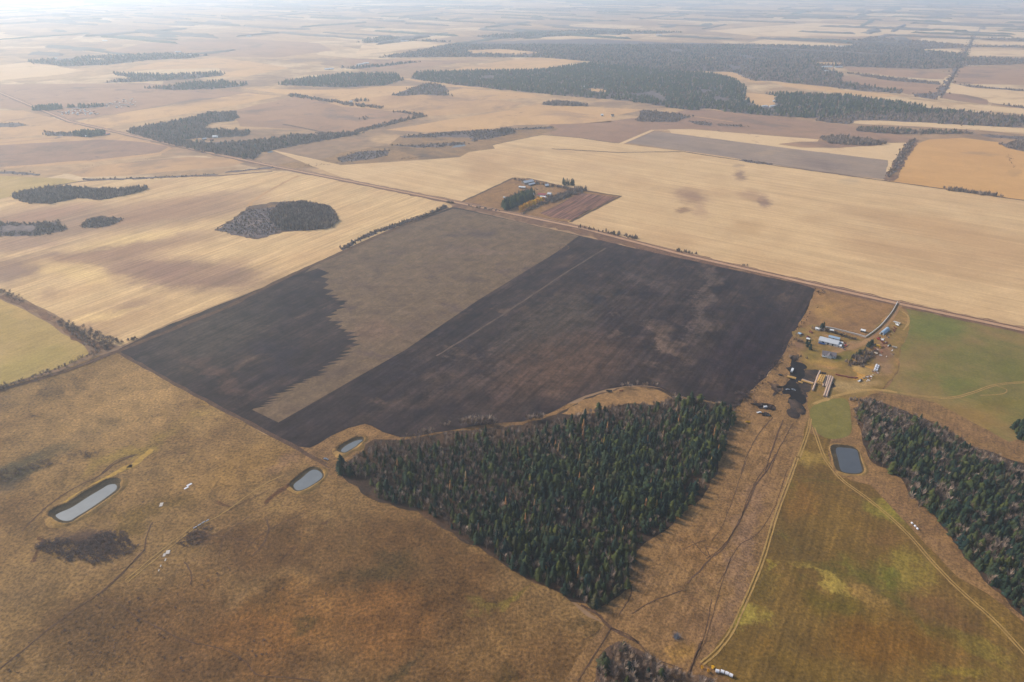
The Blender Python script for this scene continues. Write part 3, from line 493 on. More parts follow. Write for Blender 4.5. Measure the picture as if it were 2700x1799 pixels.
pond('j 385,425 425,455 480,458 530,430 640,362 770,270 805,235 795,208 750,212 700,240 600,300 500,365 420,400', ICE, 6, 9, 1.6, 3)
pond('j 2030,205 2080,165 2140,115 2180,110 2215,130 2218,160 2170,200 2100,240 2050,250 2025,228', ICE, 8, 7)
pond('s 430,660 440,610 520,545 680,462 800,437 822,450 750,510 700,560 600,615 500,672', ICE, 8, 10, 1.8)
pond('o 1921,1032 1945,1031 1968,1036 1975,1060 1981,1082 1970,1089 1945,1088 1932,1082 1926,1060', OPEN, 9, 6, .8)
sheet('water', 'e 755,368 790,350 850,345 860,355 820,362', ICE, 9); sheet('water', 'd 1840,395 1875,388 1885,398 1850,404', ICE, 9)
# ------------------------------------------------------------------ trees
def tree_mat(name, cols, rand=False, rough=.9):
    m, nt, N, L, bs = newmat(name)
    if rand: s = N.new('ShaderNodeObjectInfo').outputs['Random']
    else:
        a = N.new('ShaderNodeAttribute'); a.attribute_name = 'tint'; s = a.outputs['Fac']
    rp = N.new('ShaderNodeValToRGB'); e = rp.color_ramp.elements
    while len(e) < len(cols): e.new(.5)
    for i, c in enumerate(cols): e[i].position = i / max(1, len(cols) - 1); e[i].color = C(*c)
    L.new(s, rp.inputs[0])
    geo = N.new('ShaderNodeNewGeometry'); no = N.new('ShaderNodeTexNoise'); no.inputs['Scale'].default_value = .9; no.inputs['Detail'].default_value = 3; L.new(geo.outputs['Position'], no.inputs['Vector'])
    mr = N.new('ShaderNodeMapRange'); mr.inputs[1].default_value = .3; mr.inputs[2].default_value = .7; mr.inputs[3].default_value = .65; mr.inputs[4].default_value = 1.35; L.new(no.outputs['Fac'], mr.inputs[0])
    v = N.new('ShaderNodeVectorMath'); v.operation = 'SCALE'; L.new(rp.outputs[0], v.inputs[0]); L.new(mr.outputs[0], v.inputs['Scale'])
    L.new(v.outputs[0], bs.inputs['Base Color']); bs.inputs['Roughness'].default_value = rough; bs.inputs['Specular IOR Level'].default_value = .1
    return m
SPR = [(32, 46, 38), (46, 60, 42), (78, 82, 44), (30, 48, 44), (50, 62, 44), (76, 72, 52)]
BARE = [(146, 126, 110), (118, 100, 88), (168, 148, 132), (134, 110, 88)]
LAR = [(190, 142, 96), (160, 114, 84), (176, 146, 92), (156, 124, 108)]
SHR = [(74, 62, 60), (98, 80, 72), (64, 56, 60)]
GOLD = [(246, 186, 66), (224, 166, 60), (255, 204, 90)]
TM = {k: (tree_mat(k + '_needles' if k in ('spruce', 'larch') else k + '_twigs', c, True), tree_mat(k + '_mass', c)) for k, c in
      (('spruce', SPR), ('bare', BARE), ('larch', LAR), ('shrub', SHR), ('gold', GOLD), ('tuft', [(120, 88, 56), (150, 112, 70), (176, 134, 80), (134, 98, 60)]), ('wood', [(92, 88, 80), (112, 98, 92), (78, 84, 72)]))}
BARK = plain('bark', C(104, 88, 78), .9); PALEBARK = plain('pale_bark', C(150, 138, 126), .9)
def conifer(tiers, seg, seed, w0=.16, lean=0, pw=.85):
    r = random.Random(seed); V = []; Fc = []
    for t in range(tiers):
        f = t / tiers; z0 = .08 + .92 * (f + 1.45 / tiers); z0 = min(z0, 1.0); zb = .07 + .9 * f
        rad = w0 * (1 - f) ** pw + .012; b = len(V); V.append((r.uniform(-.006, .006), r.uniform(-.006, .006), z0)); ph = r.uniform(0, 6.28)
        for k in range(seg):
            q = rad * (1.15 if k % 2 == 0 else .55) * r.uniform(.72, 1.22); a = ph + 2 * math.pi * k / seg
            V.append((q * math.cos(a), q * math.sin(a), zb + r.uniform(-.03, .025) + (0 if k % 2 == 0 else .03)))
        Fc += [(b, b + 1 + k, b + 1 + (k + 1) % seg) for k in range(seg)]
    return np.array(V), np.array(Fc)
def twigs(n, seed, w0=.2, base=.28, thick=.028, spread=.6):
    r = random.Random(seed); V = []; Fc = []
    for k in range(n):
        z = base + (.62 - base) * r.random() ** .8; a = r.uniform(0, 6.28); L_ = r.uniform(.2, .42); up = r.uniform(.45, 1)
        d = Vector((math.cos(a) * spread, math.sin(a) * spread, up)).normalized()
        o = Vector((math.cos(a), math.sin(a), 0)) * w0 * r.uniform(0, .6); o.z = z
        e = o + d * L_; e.z = min(e.z, 1.0); s = Vector((-math.sin(a + r.uniform(-1, 1)), math.cos(a + r.uniform(-1, 1)), r.uniform(-.3, .3))).normalized() * thick * r.uniform(.6, 1.5)
        m_ = o.lerp(e, .5) + Vector((r.uniform(-1, 1), r.uniform(-1, 1), 0)) * .03
        b = len(V); V += [tuple(o - s * .5), tuple(o + s * .5), tuple(m_ + s * .9), tuple(m_ - s * .9), tuple(e)]
        Fc += [(b, b + 1, b + 2), (b, b + 2, b + 3), (b + 3, b + 2, b + 4)]
    return np.array(V), np.array(Fc)
def blades(n, seed, w0=.3):
    """far bare tree or bush: fan of ragged upright leaf-thin wedges through the crown volume"""
    r = random.Random(seed); V = []; Fc = []
    for k in range(n):
        a = r.uniform(0, 6.28); q = w0 * math.sqrt(r.random()); x, y = q * math.cos(a), q * math.sin(a); h = (1 - .5 * (q / w0) ** 2) * r.uniform(.7, 1); t = r.uniform(0, 6.28); s = r.uniform(.05, .12)
        b = len(V); V += [(x - s * math.cos(t), y - s * math.sin(t), h * .35), (x + s * math.cos(t), y + s * math.sin(t), h * .45), (x * 1.2, y * 1.2, h), (x * .8, y * .8, 0)]
        Fc += [(b, b + 1, b + 2), (b, b + 3, b + 1)]
    return np.array(V), np.array(Fc)
def leafball(n, seed, w0=.3, base=.2):
    r = random.Random(seed); V = []; Fc = []
    for k in range(n):
        u = Vector((r.gauss(0, 1), r.gauss(0, 1), r.gauss(0, 1))).normalized() * r.random() ** .4
        c = Vector((u.x * w0, u.y * w0, base + (1 - base) * .5 * (1 + u.z))); s = r.uniform(.04, .09)
        p = Vector((r.gauss(0, 1), r.gauss(0, 1), r.gauss(0, 1))).normalized(); q = p.orthogonal().normalized()
        b = len(V); V += [tuple(c + p * s), tuple(c + q * s), tuple(c - p * s), tuple(c - q * s)]; Fc += [(b, b + 1, b + 2), (b, b + 2, b + 3)]
    return np.array(V), np.array(Fc)
def trunkmesh(h=.62, r0=.011, r1=.004):
    V = []; n = 5
    for z, r_ in ((0, r0), (h * .5, (r0 + r1) / 2), (h, r1)):
        for k in range(n): V.append((r_ * math.cos(k * 2 * math.pi / n) + .01 * math.sin(z * 5), r_ * math.sin(k * 2 * math.pi / n), z))
    Fc = [(a * n + k, a * n + (k + 1) % n, (a + 1) * n + (k + 1) % n, (a + 1) * n + k) for a in (0, 1) for k in range(n)]
    return V, Fc
def withtrunk(vf, h=.6, r=.012):
    V, Fc = vf; b = len(V); T = np.array([(r, 0, 0), (-r * .5, r * .87, 0), (-r * .5, -r * .87, 0), (0, 0, h)])
    return np.vstack([V, T]), np.vstack([Fc, np.array([(b, b + 1, b + 3), (b + 1, b + 2, b + 3), (b + 2, b, b + 3)])])
LOD = {'spruce': [conifer(6, 9, s, .24) for s in range(4)] + [conifer(6, 9, 9 + s, .27, 0, .5) for s in range(3)], 'spruce_far': [conifer(2, 6, s, .22) for s in range(5)],
       'larch': [conifer(6, 8, 40 + s, .15) for s in range(4)],
       'bare': [withtrunk(twigs(40, s, .15, .2, .015, .38)) for s in range(7)], 'bare_far': [blades(7, s, .22) for s in range(6)],
       'shrub': [twigs(28, 20 + s, .5, 0, .055, 1.1) for s in range(6)], 'shrub_far': [blades(5, 30 + s, .6) for s in range(5)],
       'gold': [leafball(60, s, .3) for s in range(3)],
       'tuft': [blades(3, 100 + s, .7) for s in range(4)]}
def vnoise(X, Y, size, seed=0):
    r = np.random.default_rng(seed); G = r.random((64, 64)); x = X / size + 1000; y = Y / size + 1000
    i, j = np.floor(x).astype(int), np.floor(y).astype(int); fx, fy = x - i, y - j; fx = fx * fx * (3 - 2 * fx); fy = fy * fy * (3 - 2 * fy)
    g = lambda a, b: G[a % 64, b % 64]
    return (g(i, j) * (1 - fx) + g(i + 1, j) * fx) * (1 - fy) + (g(i, j + 1) * (1 - fx) + g(i + 1, j + 1) * fx) * fy
def mass(name, items, label, cat, lod=None):
    """one mesh of many trees; items = (kind, x, y, height, width factor)"""
    kinds = sorted(set(i[0] for i in items)); VV = []; FF = []; TT = []; MM = []; base = 0; mats = []
    for kd in kinds:
        sel = [i for i in items if i[0] == kd]; mats.append(TM[kd][1]); protos = LOD.get(kd + (lod or ''), LOD[kd])
        idx = RNG.integers(0, len(protos), len(sel)); A = np.array([i[1:] for i in sel])
        for pi, (PV, PF) in enumerate(protos):
            S = A[idx == pi]; n = len(S)
            if not n: continue
            th = RNG.uniform(0, 6.28, n); c, s = np.cos(th)[:, None], np.sin(th)[:, None]; h = S[:, 2][:, None]; wd = (S[:, 2] * S[:, 3])[:, None]
            X = S[:, 0][:, None] + wd * (PV[None, :, 0] * c - PV[None, :, 1] * s); Y = S[:, 1][:, None] + wd * (PV[None, :, 0] * s + PV[None, :, 1] * c); Z = h * PV[None, :, 2]
            VV.append(np.stack([X, Y, Z], -1).reshape(-1, 3)); k = len(PV)
            FF.append((PF[None] + (np.arange(n) * k)[:, None, None] + base).reshape(-1, 3)); base += n * k
            TT.append(np.repeat(np.clip(RNG.uniform(-.1, .6, n) + .55 * vnoise(S[:, 0], S[:, 1], 45, 3), 0, 1), k)); MM.append(np.full(n * len(PF), kinds.index(kd)))
    o = link(name, mesh(name, np.vstack(VV), np.vstack(FF), mats, np.concatenate(MM), np.concatenate(TT)))
    tag(o, label, cat, kind='stuff'); return o
def inpoly(poly, X, Y):
    c = np.zeros(len(X), bool); n = len(poly)
    for i in range(n):
        x1, y1 = poly[i]; x2, y2 = poly[i - 1]
        m = ((y1 > Y) != (y2 > Y)) & (X < (x2 - x1) * (Y - y1) / (y2 - y1 + 1e-12) + x1); c ^= m
    return c
def scatter(poly, space, holes=(), edge=0):
    p = W(poly) if isinstance(poly, str) else np.array(poly); lo, hi = p.min(0), p.max(0)
    nx, ny = int((hi[0] - lo[0]) / space) + 1, int((hi[1] - lo[1]) / space) + 1
    gx, gy = np.meshgrid(np.arange(nx), np.arange(ny)); X = lo[0] + (gx.ravel() + RNG.uniform(-.15, 1.15, nx * ny)) * space; Y = lo[1] + (gy.ravel() + RNG.uniform(-.15, 1.15, nx * ny)) * space
    k = inpoly(p, X, Y)
    for h in holes: k &= ~inpoly(W(h), X, Y)
    return np.column_stack([X[k], Y[k]])
def inell(pts, s, rx, ry, ang=0):
    x, y = px(s)[0]; k = TILES[s.split()[0]][2]; c, J = jac(x, y); a = R(ang)
    E = np.array([[math.cos(a) * k / rx, math.sin(a) * k / rx], [-math.sin(a) * k / ry, math.cos(a) * k / ry]]) @ np.linalg.inv(J)
    return np.linalg.norm((pts - c) @ E.T, axis=1)
# individual near trees
PROTO = {}
def proto_data():
    for kd, fn in (('spruce', lambda s: conifer(10, 13, s, .23) if s < 3 else conifer(9, 12, s, .26, 0, .5)), ('larch', lambda s: conifer(9, 10, 50 + s, .13)), ('bare', lambda s: twigs(60, 70 + s, .15, .2, .012, .38)), ('gold', lambda s: leafball(150, 90 + s, .3, .15)), ('shrub', lambda s: twigs(60, 60 + s, .5, 0, .035, 1.1))):
        PROTO[kd] = []
        for s in range(5):
            V, Fc = fn(s); tv, tf = trunkmesh(.9 if kd in ('spruce', 'larch') else .6)
            PROTO[kd].append((mesh(kd + '_crown', V, Fc, TM[kd][0]), mesh('trunk', tv, tf, BARK if kd != 'bare' else PALEBARK)))
proto_data()
NAMES = {'spruce': ('spruce_tree', 'spruce'), 'larch': ('larch_tree', 'larch'), 'bare': ('bare_tree', 'bare tree'), 'gold': ('yellow_leaved_tree', 'tree'), 'shrub': ('leafless_bush', 'bush')}
def tree(kd, x, y, h, wf, label, group):
    o = link(NAMES[kd][0], None, None, (x, y, 0), random.uniform(0, 6.28)); tag(o, label, NAMES[kd][1], group)
    cd, td = random.choice(PROTO[kd]); s = (h * wf, h * wf, h)
    c = link('crown', cd, o); c.scale = s; t = link('trunk', td, o); t.scale = s
    return o
POOL = []      # (distance, kind, x, y, h, wf, wood index)
WOODS = []
def add_wood(key, items): 
    for it in items: POOL.append((math.hypot(it[1], it[2]), *it, key))
def H(n, lo, hi): return RNG.uniform(lo, hi, n)
# central triangular wood
wood = 'o 785,1085 860,1030 920,1018 1000,1012 1060,1000 1200,990 1300,968 1360,948 1440,938 1500,935 1560,922 1680,942 1690,960 1650,1060 1630,1120 1570,1180 1530,1215 1475,1250 1450,1300 1445,1350 1400,1385 1365,1402 1290,1362 1200,1322 1140,1282 1040,1222 960,1172 870,1152 850,1110'
p = scatter(wood, 4.1)
core = np.minimum.reduce([inell(p, 'o 1500,1110', 170, 120, -20), inell(p, 'o 1340,1090', 160, 70, 0), inell(p, 'o 1385,1330', 75, 90), inell(p, 'o 1230,1230', 170, 60, 32), inell(p, 'o 1600,1010', 60, 70, 0)])
n = vnoise(p[:, 0], p[:, 1], 34, 1); u = RNG.random(len(p)); fill = RNG.random(len(p)); items = []
upz = np.minimum.reduce([inell(p, 'o 1080,1008', 330, 26, -5), inell(p, 'o 1400,950', 200, 26, -4), inell(p, 'o 1620,945', 80, 24, 4)])
gap1 = np.minimum.reduce([inell(p, 'o 1500,1250', 60, 40), inell(p, 'o 1600,1150', 60, 50, -45)])
for i, (x, y) in enumerate(p):
    hv = .68 + .62 * n[i]
    dens = np.clip(1.5 - .8 * core[i], .2, 1)
    ps = dens * (.35 + .75 * n[i])
    up = upz[i] < 1
    if up and u[i] > .25: 
        if fill[i] < .85: items.append(('bare', x, y, random.uniform(7, 12), random.uniform(.8, 1.2)))
        continue
    if gap1[i] < 1 and fill[i] > .35: continue
    if u[i] < ps: items.append(('spruce', x, y, hv * random.uniform(7, 17), random.uniform(.75, 1.5)) if random.random() > .018 else ('larch', x, y, random.uniform(12, 17), random.uniform(.8, 1.1)))
    elif fill[i] < .85: items.append(('bare', x, y, random.uniform(7, 14), random.uniform(.7, 1.2)) if random.random() > .3 else ('spruce', x, y, random.uniform(5, 11), .9))
add_wood('central', items)
# right-hand wood
p = scatter('o 1965,955 2000,930 2080,960 2170,998 2240,1045 2353,1085 2700,1200 2800,1300 2800,1750 2353,1415 2260,1330 2190,1243 2150,1190 2085,1130 2075,1100 2000,1062 1985,1010', 4.4)
core = np.minimum.reduce([inell(p, 'o 2250,1180', 150, 110, 35), inell(p, 'o 2120,1060', 90, 50, 35), inell(p, 'o 2340,1330', 90, 100, 30), inell(p, 'o 2600,1350', 300, 200, 30)])
n = vnoise(p[:, 0], p[:, 1], 30, 2); u = RNG.random(len(p)); items = []
for i, (x, y) in enumerate(p):
    if u[i] < (.78 if core[i] < 1 and n[i] > .3 else .25): items.append(('spruce', x, y, random.uniform(8, 16), random.uniform(.75, 1.5)))
    elif u[i] < .97: items.append(('bare', x, y, random.uniform(9, 15), random.uniform(.8, 1.3)))
add_wood('right', items)
p = scatter('o 2322,985 2353,978 2420,985 2420,1020 2340,1015', 4.5); add_wood('right', [('spruce', x, y, random.uniform(9, 14), 1.1) for x, y in p])
p = scatter('o 1385,1518 1425,1490 1480,1512 1530,1545 1640,1570 1640,1740 1335,1740', 4.6); u = RNG.random(len(p))
add_wood('bottom', [('bare' if v > .07 else 'spruce', x, y, random.uniform(8, 14), random.uniform(.9, 1.5)) for (x, y), v in zip(p, u)])
for s, h in (('w 300,930', 17), ('w 330,990', 14), ('w 690,990', 10), ('w 760,1060', 9)): c = W1(s); POOL.append((0, 'spruce', c[0], c[1], h, 1.4, 'bottom'))
# right fringe: copse edges with big pale poplars
for s in ['l 1560,330', 'l 1640,310', 'l 1620,380', 'l 1700,300', 'l 1990,720', 'l 2050,760', 'l 2100,900', 'l 1600,270', 'l 1780,330']:
    c = W1(s); POOL.append((600, 'bare', c[0], c[1], random.uniform(11, 15), 1.1, 'right'))
# margin poplars along the black field
for s, n_, h in [('h 830,1230 1060,1225', 26, 11), ('h 540,1300 640,1290', 12, 8), ('h 680,1250 740,1240', 5, 7), ('h 1290,1200 1400,1195', 18, 10), ('h 1920,975 1990,975', 5, 9), ('h 2030,965 2190,970', 7, 9), ('h 2290,1060 2354,1090', 14, 10), ('i 0,1080 320,1130', 30, 10), ('h 440,1320 520,1315', 6, 4)]:
    q = W(s)
    for k in range(n_):
        c = q[0] + (q[1] - q[0]) * random.random() + RNG.uniform(-3, 3, 2); POOL.append((800, 'bare', c[0], c[1], h * random.uniform(.7, 1.15), 1.4, 'margin'))
# roadside, hedges, farm trees
for s, n_, h, wd, kd in [('e 1190,588 1650,668', 110, 8, 6, 'bare'), ('e 1640,915 2040,1000', 20, 9, 3, 'bare'), ('e 1730,930 2040,995', 12, 11, 3, 'bare'), ('e 2300,1075 2354,1090', 8, 8, 3, 'bare'), ('i 0,40 100,60', 14, 7, 3, 'bare'), ('i 410,135 450,135', 6, 5, 3, 'bare'),
                        ('e 1440,738 1660,655', 230, 11, 13, 'bare'), ('q 740,420 1010,290', 40, 10, 8, 'bare'), ('e 730,745 770,750', 9, 8, 4, 'bare'), ('e 880,770 1100,810', 26, 6, 5, 'bare'), ('q 900,640 1250,470', 24, 8, 5, 'bare'), ('p 1030,740 1250,620', 46, 8, 9, 'bare'), ('p 1180,720 1320,540', 30, 5, 7, 'shrub'),
                        ('p 510,260 640,260', 14, 6, 5, 'bare'), ('p 660,280 1060,400', 44, 4, 3, 'shrub'), ('g 940,640 800,665', 12, 6, 3, 'bare'), ('i 905,420 655,800', 34, 3, 5, 'shrub'), ('i 655,800 460,1010', 26, 3, 5, 'shrub'), ('i 330,1120 440,1010', 34, 4, 7, 'shrub'), ('i 250,1250 340,1120', 26, 4, 7, 'shrub'), ('p 190,660 340,650', 16, 5, 6, 'bare'), ('r 480,700 640,940', 12, 3, 5, 'shrub'), ('r 60,1130 480,1240', 14, 4, 4, 'shrub'), ('r 440,400 700,120', 22, 3, 4, 'shrub'), ('i 1200,1100 1290,1330', 40, 6, 8, 'bare'), ('i 1160,1060 1320,1080', 26, 6, 6, 'bare'), ('p 200,640 240,700', 8, 4, 4, 'shrub'), ('i 930,300 960,330', 14, 4, 6, 'shrub'), ('p 270,420 320,440', 6, 5, 4, 'shrub')]:
    q = W(s)
    for k in range(n_):
        c = q[0] + (q[1] - q[0]) * random.random() + RNG.uniform(-wd, wd, 2); POOL.append((900 + np.linalg.norm(c) * .1, kd, c[0], c[1], h * random.uniform(.7, 1.2), 1.2, 'farm'))
for s in ['q 1505,210', 'q 1535,215', 'q 1560,212', 'q 1585,218', 'q 1620,220', 'q 1640,222', 'q 1655,225', 'q 1520,222']: c = W1(s); POOL.append((0, 'spruce', c[0], c[1], random.uniform(15, 19), .8, 'farm'))
q = W('q 690,575 1050,420')
for k in range(17):
    c = q[0] + (q[1] - q[0]) * k / 16; POOL.append((0, 'spruce', c[0] + random.uniform(-1, 1), c[1] + random.uniform(-1, 1), random.uniform(17, 21), 1.5, 'windbreak'))
    for q_ in (8, 16, 24): POOL.append((0, 'spruce', c[0] - .35 * q_, c[1] + q_, random.uniform(16, 20), 1.4, 'windbreak'))
for s in ['q 1040,330', 'q 1060,340', 'q 1085,350', 'q 1050,310']: c = W1(s); POOL.append((0, 'spruce', c[0], c[1], 13, 1.1, 'windbreak'))
for s, h in (('p 410,500', 9), ('p 450,540', 10), ('p 440,470', 8), ('p 400,460', 7), ('p 600,260', 11), ('p 625,250', 12), ('p 1240,500', 9), ('p 1280,480', 10), ('p 1300,470', 9), ('p 1260,510', 8), ('p 1080,620', 7), ('p 1120,600', 8), ('p 1160,590', 7), ('p 1040,640', 6), ('p 1010,690', 6), ('p 1200,560', 7), ('p 1140,590', 7),
             ('s 430,940', 17), ('s 470,950', 13), ('s 390,1010', 13), ('s 420,1080', 15), ('s 500,980', 10), ('s 600,1100', 13), ('s 1560,560', 10), ('s 1000,1270', 9), ('h 2180,1130', 12), ('h 2170,1110', 9)): c = W1(s); POOL.append((0, 'spruce', c[0], c[1], h, 1.25, 'farm' if s[0] == 'p' else 'central'))
q = W('q 880,600 1000,535 1110,490 1210,450')
GOLDN = []
for a, b in zip(q[:-1], q[1:]):
    for k in range(8): c = a + (b - a) * (k + random.random() * .6) / 8 + RNG.uniform(-3, 3, 2); GOLDN.append((c[0], c[1], random.uniform(10, 14)))
for x, y, h in GOLDN: tree('gold', x, y, h, random.uniform(1.1, 1.4), 'tree with golden leaves in the yellow row beside the dark windbreak', 'golden trees in the row beside the farmhouse')
c = W1('w 1920,990')
for k in range(3): tree('gold', c[0] + (k - 1) * 4, c[1] + random.uniform(-2, 2), 3, 1.3, 'low orange-leaved bush at the corner of the green field by the white bales', 'orange bushes by the bottom bales')
WHERE = {('spruce', 'central'): ('dark green spruce in the triangular wood beside the black field', 'spruces of the triangular wood'), ('larch', 'central'): ('golden-brown larch standing out of the triangular wood', 'larches of the triangular wood'),
         ('bare', 'central'): ('leafless grey tree in the triangular wood beside the black field', 'leafless trees of the triangular wood'), ('spruce', 'right'): ('dark spruce in the wood at the right edge beside the green field', 'spruces of the right-hand wood'),
         ('bare', 'right'): ('leafless tree in the dark wood at the right edge', 'leafless trees of the right-hand wood'), ('bare', 'bottom'): ('leafless grey-brown tree in the small copse at the bottom edge', 'leafless trees of the bottom copse'),
         ('spruce', 'bottom'): ('green spruce among the leafless trees of the small bottom copse', 'spruces of the bottom copse'), ('bare', 'margin'): ('pale leafless poplar on the edge between the black field and the triangular wood', 'poplars along the black field'),
         ('spruce', 'farm'): ('spruce standing by itself or in a short row around the farmyards', 'farmyard spruces'), ('bare', 'farm'): ('leafless tree along the gravel road or around the farmyards', 'farm and roadside trees'),
         ('shrub', 'farm'): ('leafless low bush in the hedges of the right-hand farmyard', 'farmyard bushes'), ('spruce', 'windbreak'): ('tall spruce in the dense dark windbreak of the middle farmstead', 'windbreak spruces')}
LIM = {'spruce': 300, 'bare': 300, 'larch': 60, 'shrub': 200}
POOL.sort(key=lambda t: t[0] + (RNG.random() * 60)); cnt = {}; rest = {}
for d, kd, x, y, h, wf, key in POOL:
    cnt[kd] = cnt.get(kd, 0) + 1
    if cnt[kd] <= LIM[kd]: tree(kd, x, y, h, wf, *WHERE[(kd, key)])
    else: rest.setdefault(key, []).append((kd, x, y, h, wf))
RL = {'central': ('wood', 'dense spruce and leafless trees filling the triangular wood beside the black field', 'wood'), 'right': ('wood', 'dense dark spruce wood running down the right edge', 'wood'), 'bottom': ('wood', 'leafless thicket filling the small copse at the bottom edge', 'wood'),
      'margin': ('tree_row', 'pale leafless trees along the curved edge of the black field', 'tree row'), 'farm': ('tree_row', 'leafless roadside and shelter trees around the farmsteads', 'tree row'), 'windbreak': ('tree_row', 'dense windbreak at the middle farmstead', 'tree row')}
for key, items in rest.items(): mass(RL[key][0], items, RL[key][1], RL[key][2], '_far' if key == 'farm' else None)
for nm, poly, sp_, lab in (('g1', 'j 1480,880 1800,830 2354,860; k 300,820 1000,880 1300,1000 1560,1200 1500,1568 0,1600; j 1500,1600 1450,1250', 2.5, 'rough golden-brown grass tussocks over the lower middle pasture'),
                       ('g2', 'j 0,700 1000,300 1900,150; k 250,300 900,700 300,820; j 1480,880 1450,1250 1500,1600 -200,1600', 4.2, 'sparser brown grass tussocks over the left foreground pasture'),
                       ('g3', 'i 550,1200 830,1250 780,1500; l 700,200 560,600 400,1050 60,1400; k 2000,1100 2100,800; l 0,500 200,200', 3.4, 'trampled dry grass tussocks between the triangular wood and the green field')):
    p = scatter(poly, sp_); nz = vnoise(p[:, 0], p[:, 1], 30, 6) + RNG.normal(0, .18, len(p)); p = p[nz > .38]
    mass('grass', [('tuft', x, y, random.uniform(.35, .9), random.uniform(.7, 1.4)) for x, y in p], lab, 'grass')
